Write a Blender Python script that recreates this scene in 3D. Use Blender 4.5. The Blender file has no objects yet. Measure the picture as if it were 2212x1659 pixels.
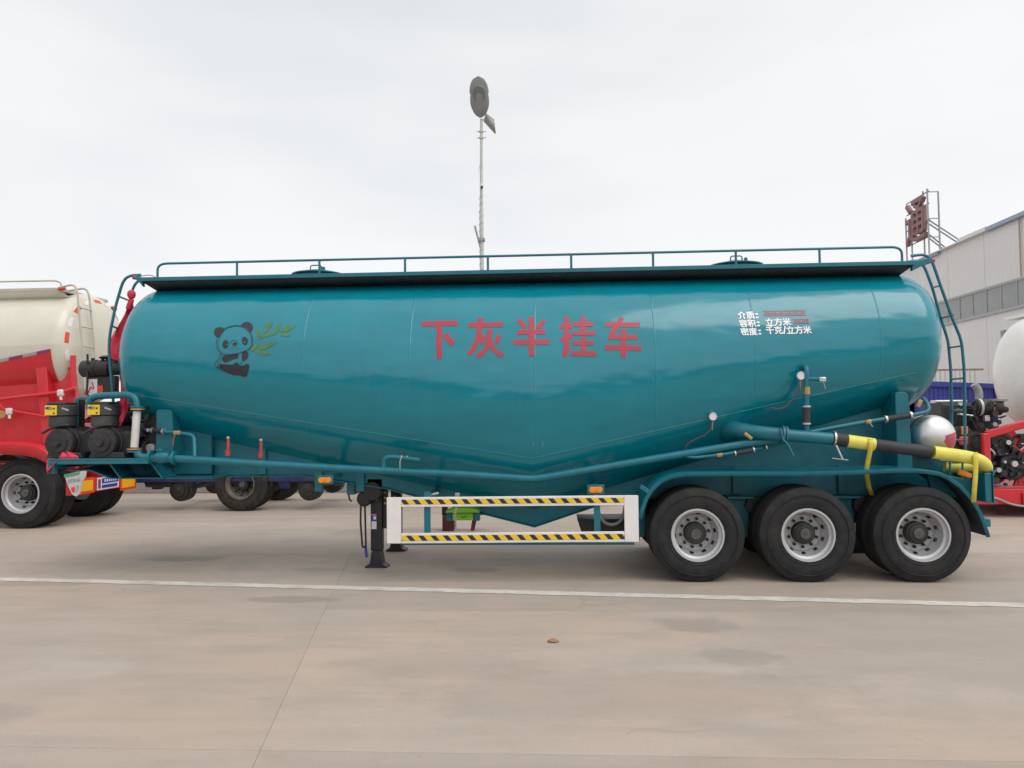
import bpy, bmesh, math, random
from math import sin, cos, pi, radians, sqrt, atan
from mathutils import Vector, Matrix
random.seed(7)
scene = bpy.context.scene
COL = scene.collection

# ------------------------------------------------------------------ camera
F, CX, CY = 1660.0, 1106.0, 829.5            # focal length and centre in pixels of a 2212 px wide picture
YAW, PITCH, ROLL = radians(3.3), atan(70 / 1660.0), 0.0105
CAM = Vector((0, -9.1, 1.95))
FW = Vector((-sin(YAW) * cos(PITCH), cos(YAW) * cos(PITCH), sin(PITCH)))
R0 = Vector((cos(YAW), sin(YAW), 0)); U0 = R0.cross(FW)
RT = R0 * cos(ROLL) - U0 * sin(ROLL); UP = U0 * cos(ROLL) + R0 * sin(ROLL)
cd = bpy.data.cameras.new('camera'); cam = bpy.data.objects.new('camera', cd); COL.objects.link(cam)
cd.sensor_width = 36; cd.lens = 36 * F / 2212; cd.clip_end = 2000
cam.matrix_world = Matrix(((RT.x, UP.x, -FW.x, CAM.x), (RT.y, UP.y, -FW.y, CAM.y), (RT.z, UP.z, -FW.z, CAM.z), (0, 0, 0, 1)))
scene.camera = cam

# ------------------------------------------------------------------ sky and sun
SUN = Vector((0.46, -0.36, 0.82)).normalized()
SUN_EL = math.asin(SUN.z); SUN_AZ = math.atan2(SUN.x, SUN.y)
w = bpy.data.worlds.new('World'); scene.world = w; w.use_nodes = True
nt = w.node_tree; N = nt.nodes; L = nt.links; N.clear()
out = N.new('ShaderNodeOutputWorld'); bg = N.new('ShaderNodeBackground'); L.new(bg.outputs[0], out.inputs[0])
sky = N.new('ShaderNodeTexSky'); sky.sky_type = 'NISHITA'; sky.sun_disc = False
sky.sun_elevation = SUN_EL; sky.sun_rotation = SUN_AZ
tc = N.new('ShaderNodeTexCoord')
mp = N.new('ShaderNodeMapping'); mp.inputs['Scale'].default_value = (1.0, 1.0, 3.4); mp.inputs['Rotation'].default_value = (0, radians(14), 0)
L.new(tc.outputs['Generated'], mp.inputs[0])
nz = N.new('ShaderNodeTexNoise'); nz.inputs['Scale'].default_value = 1.5; nz.inputs['Detail'].default_value = 3.2; nz.inputs['Roughness'].default_value = .5
L.new(mp.outputs[0], nz.inputs['Vector'])
rp_ = N.new('ShaderNodeValToRGB'); rp_.color_ramp.elements[0].position = .36; rp_.color_ramp.elements[1].position = .60
rp_.color_ramp.elements[0].color = (7.95, 8.25, 8.55, 1); rp_.color_ramp.elements[1].color = (9.5, 9.5, 9.5, 1)
L.new(nz.outputs[0], rp_.inputs[0])
dt = N.new('ShaderNodeVectorMath'); dt.operation = 'DOT_PRODUCT'; dt.inputs[1].default_value = SUN
L.new(tc.outputs['Generated'], dt.inputs[0])
mr = N.new('ShaderNodeMapRange'); mr.interpolation_type = 'SMOOTHERSTEP'                                     # the veiled sun brightens the cloud round it
mr.inputs['From Min'].default_value = -.05; mr.inputs['From Max'].default_value = 1.1; mr.inputs['To Min'].default_value = .95; mr.inputs['To Max'].default_value = 1.45
L.new(dt.outputs['Value'], mr.inputs[0])
sz = N.new('ShaderNodeSeparateXYZ'); L.new(tc.outputs['Generated'], sz.inputs[0])
hz = N.new('ShaderNodeMapRange'); hz.interpolation_type = 'SMOOTHSTEP'; hz.inputs['From Min'].default_value = 0; hz.inputs['From Max'].default_value = .5; hz.inputs['To Min'].default_value = 1.06; hz.inputs['To Max'].default_value = 1
L.new(sz.outputs['Z'], hz.inputs[0])                                            # whiter haze towards the horizon
hm = N.new('ShaderNodeMath'); hm.operation = 'MULTIPLY'; L.new(mr.outputs[0], hm.inputs[0]); L.new(hz.outputs[0], hm.inputs[1])
ml = N.new('ShaderNodeVectorMath'); ml.operation = 'SCALE'; L.new(rp_.outputs[0], ml.inputs[0]); L.new(hm.outputs[0], ml.inputs['Scale'])
mx = N.new('ShaderNodeMixRGB'); mx.inputs[0].default_value = .93                # thick bright cloud over the clear sky
L.new(sky.outputs[0], mx.inputs[1]); L.new(ml.outputs[0], mx.inputs[2]); L.new(mx.outputs[0], bg.inputs[0])
bg.inputs[1].default_value = .1
sd = bpy.data.lights.new('sun', 'SUN'); sd.energy = 1.3; sd.angle = radians(42); sd.color = (1, .95, .88)
so = bpy.data.objects.new('sun', sd); COL.objects.link(so)
so.rotation_euler = (-SUN).to_track_quat('-Z', 'Y').to_euler(); so.location = (20, -5, 25)
scene.view_settings.view_transform = 'Standard'; scene.view_settings.look = 'None'
scene.view_settings.exposure = 0.08; scene.view_settings.gamma = 1; scene.view_settings.use_curve_mapping = False

# ------------------------------------------------------------------ helpers
def at(px, py, Y=None, Z=None, X=None):
    d = FW * F + RT * (px - CX) - UP * (py - CY)
    if Y is not None: t = (Y - CAM.y) / d.y
    elif Z is not None: t = (Z - CAM.z) / d.z
    else: t = (X - CAM.x) / d.x
    return CAM + d * t

def mat(name, col, rough=.5, metal=0, var=.12, scale=5, bump=0, bscale=40, coat=0, dirt=0, spec=.5):
    m = bpy.data.materials.new(name); m.use_nodes = True
    t = m.node_tree; b = t.nodes['Principled BSDF']
    b.inputs['Roughness'].default_value = rough; b.inputs['Metallic'].default_value = metal
    b.inputs['Coat Weight'].default_value = coat; b.inputs['Coat Roughness'].default_value = .06
    b.inputs['Specular IOR Level'].default_value = spec
    c = t.nodes.new('ShaderNodeTexCoord')
    n = t.nodes.new('ShaderNodeTexNoise'); n.inputs['Scale'].default_value = scale; n.inputs['Detail'].default_value = 6; n.inputs['Roughness'].default_value = .6
    t.links.new(c.outputs['Object'], n.inputs['Vector'])
    r = t.nodes.new('ShaderNodeValToRGB'); r.color_ramp.elements[0].position = .3; r.color_ramp.elements[1].position = .7
    r.color_ramp.elements[0].color = tuple(x * (1 - var) for x in col) + (1,)
    r.color_ramp.elements[1].color = tuple(min(1, x * (1 + var)) for x in col) + (1,)
    t.links.new(n.outputs[0], r.inputs[0]); last = r.outputs[0]
    if dirt:
        n2 = t.nodes.new('ShaderNodeTexNoise'); n2.inputs['Scale'].default_value = 2.3; n2.inputs['Detail'].default_value = 9; n2.inputs['Roughness'].default_value = .72
        t.links.new(c.outputs['Object'], n2.inputs['Vector'])
        r2 = t.nodes.new('ShaderNodeMapRange'); r2.inputs['From Min'].default_value = .45; r2.inputs['From Max'].default_value = .75; r2.inputs['To Max'].default_value = dirt
        t.links.new(n2.outputs[0], r2.inputs[0])
        x = t.nodes.new('ShaderNodeMixRGB'); x.inputs[2].default_value = (.17, .145, .12, 1)
        t.links.new(r2.outputs[0], x.inputs[0]); t.links.new(last, x.inputs[1]); last = x.outputs[0]
        ma = t.nodes.new('ShaderNodeMapRange'); ma.inputs['To Min'].default_value = rough; ma.inputs['To Max'].default_value = min(1, rough + .5)
        t.links.new(r2.outputs[0], ma.inputs[0]); t.links.new(ma.outputs[0], b.inputs['Roughness'])
    t.links.new(last, b.inputs['Base Color'])
    if bump:
        n3 = t.nodes.new('ShaderNodeTexNoise'); n3.inputs['Scale'].default_value = bscale; n3.inputs['Detail'].default_value = 4
        t.links.new(c.outputs['Object'], n3.inputs['Vector'])
        bp = t.nodes.new('ShaderNodeBump'); bp.inputs['Strength'].default_value = bump; bp.inputs['Distance'].default_value = .02
        t.links.new(n3.outputs[0], bp.inputs['Height']); t.links.new(bp.outputs[0], b.inputs['Normal'])
    return m

M = {}
M['teal'] = mat('teal_paint', (.0003, .185, .242), .16, var=.06, scale=2, coat=.2, dirt=.02)
M['teal_frame'] = mat('teal_frame_paint', (.002, .13, .175), .4, var=.14, scale=7, dirt=.08, bump=.06)
M['undercoat'] = mat('dark_undercoat', (.018, .026, .032), .7, var=.35, scale=9, dirt=.12)  # near-black, on the walkway skirt and the mudguard undersides
M['black'] = mat('black_paint', (.011, .011, .013), .45, var=.3, dirt=.14)
M['engine'] = mat('black_engine_metal', (.016, .016, .018), .5, var=.45, scale=16, bump=.3, dirt=.18)
M['drum_plastic'] = mat('dark_grey_plastic', (.035, .036, .038), .55, var=.15, dirt=.2)
M['lid_rust'] = mat('brown_black_lid', (.035, .028, .025), .6, var=.3)
M['rubber'] = mat('tyre_rubber', (.018, .018, .0195), .75, var=.22, scale=9, bump=.15, bscale=30, dirt=.10, spec=.3)
M['rubber_old'] = mat('dusty_tyre_rubber', (.030, .027, .024), .85, var=.25, scale=9, bump=.2, dirt=.3, spec=.3)
M['rim'] = mat('silver_wheel_paint', (.50, .50, .51), .42, metal=.25, var=.06, dirt=.16)
M['rim_old'] = mat('dirty_wheel_paint', (.14, .12, .10), .65, var=.3, dirt=.5)
M['hub'] = mat('hub_dark_metal', (.03, .031, .03), .5, metal=.2, var=.25, dirt=.3)
M['hubcap'] = mat('hub_cap_metal', (.13, .13, .13), .42, metal=.5, var=.2)
M['white'] = mat('white_guard_paint', (.74, .71, .70), .45, var=.06, dirt=.2)
M['silver'] = mat('polished_aluminium', (.62, .62, .62), .4, metal=1, var=.05)
M['clamp'] = mat('galvanised_clamp', (.55, .55, .55), .4, metal=.8, var=.15)
M['brass'] = mat('brass_valve', (.42, .27, .10), .45, metal=.5, var=.2)
M['hose_black'] = mat('black_hose_rubber', (.03, .028, .03), .65, var=.2)
M['hose_yellow'] = mat('yellow_hose_sleeve', (.70, .64, .10), .5, var=.12, scale=9, dirt=.14)
M['strap'] = mat('yellow_strap', (.60, .50, .06), .6, var=.15)
M['redcloth'] = mat('red_silk', (.62, .03, .07), .5, var=.12, scale=5)
M['redpaint'] = mat('red_truck_paint', (.58, .018, .028), .35, var=.08, coat=.2, dirt=.12)
M['redpaint_dull'] = mat('dull_red_paint', (.12, .02, .02), .6, var=.25, dirt=.3)
M['thinhose'] = mat('dark_red_hose', (.10, .035, .04), .5, var=.2)
M['redhandle'] = mat('red_valve_handle', (.38, .05, .045), .5, var=.2)
M['cream'] = mat('cream_tank_paint', (.60, .57, .475), .3, var=.04, scale=2, coat=.3, dirt=.06)
M['creamrail'] = mat('cream_rail_paint', (.45, .42, .36), .45, var=.1)
M['whitetank'] = mat('white_tank_paint', (.84, .83, .79), .32, var=.04, dirt=.06)
M['letter_red'] = mat('red_lettering', (.36, .03, .055), .36, var=.06, scale=3)
M['letter_white'] = mat('white_lettering', (.78, .78, .80), .4, var=.03)
M['letter_faded'] = mat('faded_red_lettering', (.28, .10, .14), .4, var=.1)
M['panda'] = mat('black_decal', (.018, .016, .022), .36, var=.1)
M['bamboo'] = mat('green_decal', (.06, .165, .05), .35, var=.25, scale=9)
M['amber'] = mat('amber_lens', (.80, .26, .015), .25, var=.06)
M['redlens'] = mat('red_lens', (.6, .02, .02), .25, var=.05)
M['marker_yellow'] = mat('yellow_reflector', (.85, .42, .01), .4, var=.03)
M['marker_red'] = mat('red_reflector', (.75, .05, .02), .4, var=.03)
M['tape_white'] = mat('white_reflective_tape', (.7, .7, .7), .4, var=.05)
M['tape_red'] = mat('red_reflective_tape', (.65, .06, .03), .4, var=.05)
M['tape_purple'] = mat('purple_reflective_tape', (.23, .03, .13), .4, var=.08)
M['tape_grey'] = mat('grey_reflective_tape', (.33, .31, .31), .4, var=.08)
M['blue'] = mat('blue_chassis_paint', (.012, .022, .10), .5, var=.2, dirt=.3)
M['bluebox'] = mat('blue_container_paint', (.022, .036, .27), .5, var=.1, dirt=.08)
M['blueplate'] = mat('blue_sticker', (.03, .04, .32), .4, var=.05)
M['sticker_white'] = mat('white_sticker', (.65, .63, .65), .5, var=.05)
M['sticker_yellow'] = mat('yellow_sticker', (.72, .52, .02), .45, var=.05)
M['sticker_pink'] = mat('pink_sticker', (.5, .16, .3), .5, var=.05)
M['mudflap'] = mat('pale_mudflap', (.55, .55, .55), .6, var=.06, dirt=.25)
M['green'] = mat('lime_green_paint', (.17, .42, .02), .45, var=.1, dirt=.12)
M['steel_grey'] = mat('grey_steel', (.30, .30, .30), .5, metal=.3, var=.12)
M['wallsheet'] = mat('grey_cladding', (.70, .695, .69), .5, var=.03, scale=1.2, dirt=.02)
M['wallsheet2'] = mat('pale_cladding', (.73, .71, .705), .5, var=.03, scale=1.2, dirt=.02)
M['roofblue'] = mat('blue_roof_trim', (.32, .38, .50), .55, var=.06)
M['pane'] = mat('grey_window_glass', (.27, .285, .28), .22, var=.10, scale=1.5)
M['winframe'] = mat('window_frame_grey', (.40, .40, .40), .5, var=.08)
M['signred'] = mat('red_sign_letter', (.27, .14, .14), .6, var=.08)
M['pole'] = mat('pale_pole_paint', (.50, .50, .49), .45, var=.08)
M['lamp'] = mat('lamp_grey', (.27, .28, .275), .45, var=.08)
M['lamplens'] = mat('lamp_lens_grey', (.19, .20, .195), .3, var=.08)
M['solar'] = mat('solar_cell', (.36, .36, .36), .25, var=.1)
M['plaster'] = mat('grey_wall_render', (.30, .28, .255), .85, var=.12, bump=.2, dirt=.2)
M['leaf'] = mat('dry_leaf', (.42, .16, .05), .7, var=.25, scale=30)
M['rustfence'] = mat('rusty_fence', (.36, .26, .20), .7, var=.2)
M['exhaust'] = mat('pale_hot_pipe', (.60, .58, .56), .5, var=.12, dirt=.15)

def stripe_mat():
    m = mat('hazard_tape_print', (.78, .50, .015), .4, var=.03)
    t = m.node_tree; b = t.nodes['Principled BSDF']
    old = b.inputs['Base Color'].links[0].from_socket
    c = t.nodes.new('ShaderNodeTexCoord'); s = t.nodes.new('ShaderNodeSeparateXYZ'); t.links.new(c.outputs['Object'], s.inputs[0])
    k = t.nodes.new('ShaderNodeMath'); k.operation = 'MULTIPLY_ADD'; k.inputs[1].default_value = .85; t.links.new(s.outputs['Z'], k.inputs[0]); t.links.new(s.outputs['X'], k.inputs[2])
    d = t.nodes.new('ShaderNodeMath'); d.operation = 'DIVIDE'; d.inputs[1].default_value = .147; t.links.new(k.outputs[0], d.inputs[0])
    f = t.nodes.new('ShaderNodeMath'); f.operation = 'FRACT'; t.links.new(d.outputs[0], f.inputs[0])
    g = t.nodes.new('ShaderNodeMath'); g.operation = 'LESS_THAN'; g.inputs[1].default_value = .44; t.links.new(f.outputs[0], g.inputs[0])
    x = t.nodes.new('ShaderNodeMixRGB'); x.inputs[2].default_value = (.022, .022, .022, 1)
    t.links.new(g.outputs[0], x.inputs[0]); t.links.new(old, x.inputs[1]); t.links.new(x.outputs[0], b.inputs['Base Color'])
    return m
M['hazard'] = stripe_mat()

def tank_mat():
    m = M['teal']; t = m.node_tree; b = t.nodes['Principled BSDF']
    c = t.nodes.new('ShaderNodeTexCoord')
    # slight waviness of the rolled sheets
    mpx = t.nodes.new('ShaderNodeMapping'); mpx.inputs['Scale'].default_value = (.9, 1, 2.6); t.links.new(c.outputs['Object'], mpx.inputs[0])
    n = t.nodes.new('ShaderNodeTexNoise'); n.inputs['Scale'].default_value = 1.0; n.inputs['Detail'].default_value = 2
    t.links.new(mpx.outputs[0], n.inputs['Vector'])
    n2 = t.nodes.new('ShaderNodeTexNoise'); n2.inputs['Scale'].default_value = 180; n2.inputs['Detail'].default_value = 2
    t.links.new(c.outputs['Object'], n2.inputs['Vector'])
    bp = t.nodes.new('ShaderNodeBump'); bp.inputs['Strength'].default_value = .55; bp.inputs['Distance'].default_value = .06
    t.links.new(n.outputs[0], bp.inputs['Height'])
    b2 = t.nodes.new('ShaderNodeBump'); b2.inputs['Strength'].default_value = .05; b2.inputs['Distance'].default_value = .004
    t.links.new(n2.outputs[0], b2.inputs['Height']); t.links.new(bp.outputs[0], b2.inputs['Normal'])
    t.links.new(b2.outputs[0], b.inputs['Normal'])
    # faint dusty runs down the side
    m3 = t.nodes.new('ShaderNodeMapping'); m3.inputs['Scale'].default_value = (14, 14, .5); t.links.new(c.outputs['Object'], m3.inputs[0])
    n3 = t.nodes.new('ShaderNodeTexNoise'); n3.inputs['Scale'].default_value = 1; n3.inputs['Detail'].default_value = 5; t.links.new(m3.outputs[0], n3.inputs['Vector'])
    r3 = t.nodes.new('ShaderNodeMapRange'); r3.inputs['From Min'].default_value = .56; r3.inputs['From Max'].default_value = .78; r3.inputs['To Max'].default_value = .09; t.links.new(n3.outputs[0], r3.inputs[0])
    x3 = t.nodes.new('ShaderNodeMixRGB'); x3.inputs[2].default_value = (.10, .24, .27, 1); t.links.new(r3.outputs[0], x3.inputs[0])
    t.links.new(b.inputs['Base Color'].links[0].from_socket, x3.inputs[1]); t.links.new(x3.outputs[0], b.inputs['Base Color'])
tank_mat()

ORG = {}                                           # object -> world position its mesh is measured from
class MB:
    def __init__(s): s.v = []; s.f = []
    def add(s, vs, fs):
        o = len(s.v); s.v += [Vector(p) for p in vs]; s.f += [tuple(i + o for i in f) for f in fs]; return s
    def box(s, x0, x1, y0, y1, z0, z1):
        return s.add([(x0, y0, z0), (x1, y0, z0), (x1, y1, z0), (x0, y1, z0), (x0, y0, z1), (x1, y0, z1), (x1, y1, z1), (x0, y1, z1)],
                     [(3, 2, 1, 0), (4, 5, 6, 7), (0, 1, 5, 4), (1, 2, 6, 5), (2, 3, 7, 6), (3, 0, 4, 7)])
    def obox(s, c, size, rot):
        c = Vector(c); h = [x / 2 for x in size]; b = MB().box(-h[0], h[0], -h[1], h[1], -h[2], h[2])
        return s.add([c + rot @ p for p in b.v], b.f)
    def tube(s, path, r, n=10, caps=True):
        path = [Vector(p) for p in path]; k = len(path)
        rs = r if isinstance(r, (list, tuple)) else [r] * k
        tg = [(path[min(i + 1, k - 1)] - path[max(i - 1, 0)]).normalized() for i in range(k)]
        a = tg[0].orthogonal().normalized(); vs = []; fs = []
        for i in range(k):
            a = (a - tg[i] * a.dot(tg[i])).normalized(); b = tg[i].cross(a)
            for j in range(n):
                th = 2 * pi * j / n; vs.append(path[i] + (a * cos(th) + b * sin(th)) * rs[i])
        for i in range(k - 1):
            for j in range(n):
                fs.append((i * n + j, i * n + (j + 1) % n, (i + 1) * n + (j + 1) % n, (i + 1) * n + j))
        if caps: fs.append(tuple(range(n - 1, -1, -1))); fs.append(tuple((k - 1) * n + j for j in range(n)))
        return s.add(vs, fs)
    def cyl(s, p0, p1, r0, r1=None, n=16): return s.tube([p0, p1], [r0, r0 if r1 is None else r1], n)
    def lathe(s, prof, c, axis='Y', n=32, skip=None, closed=False):
        c = Vector(c); vs = []; fs = []; k = len(prof)
        for (r, h) in prof:
            for j in range(n):
                th = 2 * pi * j / n; a, b = r * cos(th), r * sin(th)
                vs.append(c + Vector({'Y': (a, h, b), 'Z': (a, b, h), 'X': (h, a, b)}[axis]))
        for i in range(k if closed else k - 1):
            i2 = (i + 1) % k
            for j in range(n):
                if skip and skip(i, j): continue
                q = (i * n + j, i * n + (j + 1) % n, i2 * n + (j + 1) % n, i2 * n + j)
                fs.append(q)
        return s.add(vs, fs)
    def prism(s, poly, y0, y1):                    # poly of (x, z), extruded along Y
        k = len(poly)
        vs = [(x, y0, z) for x, z in poly] + [(x, y1, z) for x, z in poly]
        return s.add(vs, [tuple(range(k)), tuple(range(2 * k - 1, k - 1, -1))] + [(i + k, (i + 1) % k + k, (i + 1) % k, i) for i in range(k)])
    def zprism(s, poly, z0, z1):
        k = len(poly)
        vs = [(x, y, z0) for x, y in poly] + [(x, y, z1) for x, y in poly]
        return s.add(vs, [tuple(range(k - 1, -1, -1)), tuple(range(k, 2 * k))] + [(i, (i + 1) % k, (i + 1) % k + k, i + k) for i in range(k)])
    def strip(s, rows):                             # rows of equal length of points
        n = len(rows[0]); vs = [p for r in rows for p in r]
        return s.add(vs, [(i * n + j, i * n + j + 1, (i + 1) * n + j + 1, (i + 1) * n + j) for i in range(len(rows) - 1) for j in range(n - 1)])
    def mesh(s, name, m, org=Vector((0, 0, 0)), ang=38, fix=True):
        me = bpy.data.meshes.new(name); me.from_pydata([p - org for p in s.v], [], s.f); me.materials.append(m)
        if fix:
            b = bmesh.new(); b.from_mesh(me); bmesh.ops.recalc_face_normals(b, faces=b.faces); b.to_mesh(me); b.free()
        me.shade_smooth(); me.set_sharp_from_angle(angle=radians(ang)); return me
    def build(s, name, m, parent=None, bev=0, ang=38, fix=True, thick=0):
        org = ORG.get(parent, Vector((0, 0, 0)))
        o = bpy.data.objects.new(name, s.mesh(name, m, org, ang, fix)); COL.objects.link(o); o.parent = parent; ORG[o] = org
        if thick: q = o.modifiers.new('thickness', 'SOLIDIFY'); q.thickness = thick; q.offset = 0
        if bev: q = o.modifiers.new('bevel', 'BEVEL'); q.width = bev; q.segments = 2; q.limit_method = 'ANGLE'; q.angle_limit = radians(40)
        return o

def rnd(pts, r, k=5):                               # round the corners of a path
    pts = [Vector(p) for p in pts]; o = [pts[0]]
    for i in range(1, len(pts) - 1):
        a, b, c = pts[i - 1], pts[i], pts[i + 1]
        ra = min(r, (a - b).length * .49); rc = min(r, (c - b).length * .49)
        p, q = b + (a - b).normalized() * ra, b + (c - b).normalized() * rc
        for j in range(k + 1):
            t = j / k; o.append(p * (1 - t) ** 2 + b * 2 * t * (1 - t) + q * t * t)
    return o + [pts[-1]]

def thing(name, label, cat, loc=(0, 0, 0), group=None):
    o = bpy.data.objects.new(name, None); COL.objects.link(o); o.location = loc; ORG[o] = Vector(loc)
    o.empty_display_size = .3
    return tag(o, label, cat, group)
def tag(o, label=None, cat=None, group=None, kind=None):
    if label: o['label'] = label
    if cat: o['category'] = cat
    if group: o['group'] = group
    if kind: o['kind'] = kind
    return o
def place(o, loc): o.location = loc; return o
def inst(o, parent, loc, name=None, rot=None):      # a copy that shares its mesh
    c = o.copy(); COL.objects.link(c); c.parent = parent; c.location = loc
    if rot: c.rotation_euler = rot
    ORG[c] = ORG.get(parent, Vector())
    return c
def copy_tree(o, parent, loc):
    c = o.copy(); COL.objects.link(c); c.parent = parent; c.location = loc; ORG[c] = ORG.get(parent, Vector())
    for ch in list(o.children):
        d = ch.copy(); COL.objects.link(d); d.parent = c
    return c

def text_bm(body, size, offset=0, shear=0):
    c = bpy.data.curves.new('t', 'FONT'); c.body = body; c.size = size; c.offset = offset; c.shear = shear
    c.align_x = 'CENTER'; c.align_y = 'CENTER'; c.resolution_u = 3
    o = bpy.data.objects.new('t', c); COL.objects.link(o)
    dg = bpy.context.evaluated_depsgraph_get(); dg.update()
    me = bpy.data.meshes.new_from_object(o.evaluated_get(dg))
    b = bmesh.new(); b.from_mesh(me)
    bpy.data.objects.remove(o); bpy.data.curves.remove(c); bpy.data.meshes.remove(me)
    return b
def fit(b, x0, x1, z0, z1, skew=0, tilt=0):         # scale a text into a box of the side plane (x, z)
    xs = [v.co.x for v in b.verts]; ys = [v.co.y for v in b.verts]
    a0, a1, c0, c1 = min(xs), max(xs), min(ys), max(ys)
    for v in b.verts:
        u = (v.co.x - a0) / (a1 - a0); t = (v.co.y - c0) / (c1 - c0)
        v.co = (x0 + u * (x1 - x0) + skew * (1 - t), 0, z0 + t * (z1 - z0) + tilt * u)
    return b
def cut(b, step=.05):
    zs = [v.co.z for v in b.verts]
    if not zs: return b
    z = min(zs) + step
    while z < max(zs):
        bmesh.ops.bisect_plane(b, geom=b.verts[:] + b.edges[:] + b.faces[:], plane_co=(0, 0, z), plane_no=(0, 0, 1)); z += step
    bmesh.ops.triangulate(b, faces=b.faces[:])
    return b
def poly_bm(polys):
    b = bmesh.new()
    for p in polys: b.faces.new([b.verts.new((x, 0, z)) for x, z in p])
    bmesh.ops.triangulate(b, faces=b.faces[:]); return b
def flat_text(body, name, m, parent, c, ux, uz, width, height, off=0, depth=0):    # lettering on a flat face
    b = text_bm(body, 1, off); xs = [v.co.x for v in b.verts]; ys = [v.co.y for v in b.verts]
    a0, a1, c0, c1 = min(xs), max(xs), min(ys), max(ys); org = ORG.get(parent, Vector())
    c = Vector(c); ux = Vector(ux); uz = Vector(uz)
    for v in b.verts:
        v.co = c + ux * (((v.co.x - a0) / (a1 - a0) - .5) * width) + uz * (((v.co.y - c0) / (c1 - c0) - .5) * height) - org
    if depth:
        n = ux.cross(uz).normalized()
        bmesh.ops.recalc_face_normals(b, faces=b.faces)
        r = bmesh.ops.extrude_face_region(b, geom=b.faces[:])
        for g in r['geom']:
            if isinstance(g, bmesh.types.BMVert): g.co += n * depth
        bmesh.ops.recalc_face_normals(b, faces=b.faces)
    me = bpy.data.meshes.new(name); b.to_mesh(me); b.free(); me.materials.append(m)
    o = bpy.data.objects.new(name, me); COL.objects.link(o); o.parent = parent; ORG[o] = org
    return o

# ------------------------------------------------------------------ wheels (one of each kind, then copies)
def tyre_prof(R, r, W):
    p = [(r, .03), (r + .03, .012), (r + .10, -.004), (R - .10, .0), (R - .035, .022), (R, .045)]
    y = .045
    for g in (.085, .14, .195):
        p += [(R + .002, g - .008), (R - .014, g - .006), (R - .014, g + .006), (R + .002, g + .008)]
    p += [(R, W - .045), (R - .035, W - .022), (R - .10, W), (r + .10, W + .004), (r + .03, W - .012), (r, W - .03)]
    return p
def tyre_mb(R, r=.285, W=.28, n=56):
    m = MB().lathe(tyre_prof(R, r, W), (0, 0, 0), 'Y', n)
    for rr, yy in ((r + .05, .004), (r + .17, -.006)):                    # raised rings on the sidewall
        m.lathe([(rr, yy + .004), (rr + .004, yy - .004), (rr + .010, yy - .004), (rr + .014, yy + .004)], (0, 0, 0), 'Y', n)
    return m
def rim_mb(n=60, depth=.245, R=.305):
    prof = [(R, .022), (R + .004, .012), (R, .004), (R - .018, .004), (R - .022, .02), (R - .026, .055), (R - .05, .075), (R - .053, depth - .10),
            (.251, depth - .085), (.246, depth - .070), (.224, depth - .022), (.206, depth - .002), (.197, depth), (.13, depth)]
    hole = lambda i, j: i in (9,) and j % 6 in (2, 3)
    m = MB().lathe(prof, (0, 0, 0), 'Y', n, skip=hole)
    m.lathe([(R - .053, depth - .10), (R - .05, .27)], (0, 0, 0), 'Y', n)
    for k in range(10):
        a = 2 * pi * (k + .5) / 10; p = Vector((.167 * cos(a), 0, .167 * sin(a)))
        m.cyl(p + Vector((0, depth + .002, 0)), p + Vector((0, depth - .003, 0)), .022, n=8)
    return m
def nut_mb(depth=.245):                             # one nut at the right of the disc, turned round the axle for the others
    p = Vector((.167, 0, 0)); m = MB().cyl(p + Vector((0, depth, 0)), p + Vector((0, depth - .04, 0)), .0185, n=6)
    return m.cyl(p + Vector((0, depth - .03, 0)), p + Vector((0, depth - .06, 0)), .011, n=6)
def hub_mb(depth=.245):
    return MB().lathe([(.132, depth + .01), (.130, depth - .075), (.122, depth - .088), (.105, depth - .092), (.103, depth - .115), (.075, depth - .12), (.0, depth - .121)], (0, 0, 0), 'Y', 36)
def cap_mb(depth=.245):
    m = MB().lathe([(.062, depth - .118), (.062, depth - .14), (.054, depth - .147), (.046, depth - .147), (.044, depth - .143), (0, depth - .143)], (0, 0, 0), 'Y', 28)
    m.obox((0, depth - .146, 0), (.05, .008, .016), Matrix.Rotation(radians(35), 3, 'Y'))
    m.obox((0, depth - .146, 0), (.016, .008, .05), Matrix.Rotation(radians(20), 3, 'Y'))
    return m
_R = .545
TYRE = tyre_mb(_R).mesh('tyre', M['rubber']); RIM = rim_mb().mesh('wheel', M['rim'], ang=30)
NUT = nut_mb().mesh('wheel_nut', M['black']); HUB = hub_mb().mesh('hub', M['hub']); CAP = cap_mb().mesh('hub_cap', M['hubcap'])
RIMB = MB().lathe([(.305, .004), (.285, .01), (.27, .12), (.26, .14), (.14, .14)], (0, 0, 0), 'Y', 40).mesh('wheel', M['rim'])
def wheel(parent, loc, full=True, scale=1, tm=None, rim=None, flip=False):
    o = bpy.data.objects.new('wheel', rim or (RIM if full else RIMB)); COL.objects.link(o); o.parent = parent
    o.location = Vector(loc) - ORG[parent]; o.scale = (scale,) * 3
    if flip: o.rotation_euler = (0, 0, pi)
    o.rotation_euler.y = random.uniform(0, 6)
    for nm, me in (('tyre', tm or TYRE),) + ((('hub', HUB), ('hub_cap', CAP)) if full else ()):
        c = bpy.data.objects.new(nm, me); COL.objects.link(c); c.parent = o
    for k in range(10 if full else 0):
        c = bpy.data.objects.new('wheel_nut', NUT); COL.objects.link(c); c.parent = o; c.rotation_euler = (0, 2 * pi * (k + .5) / 10, 0)
    return o

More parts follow.
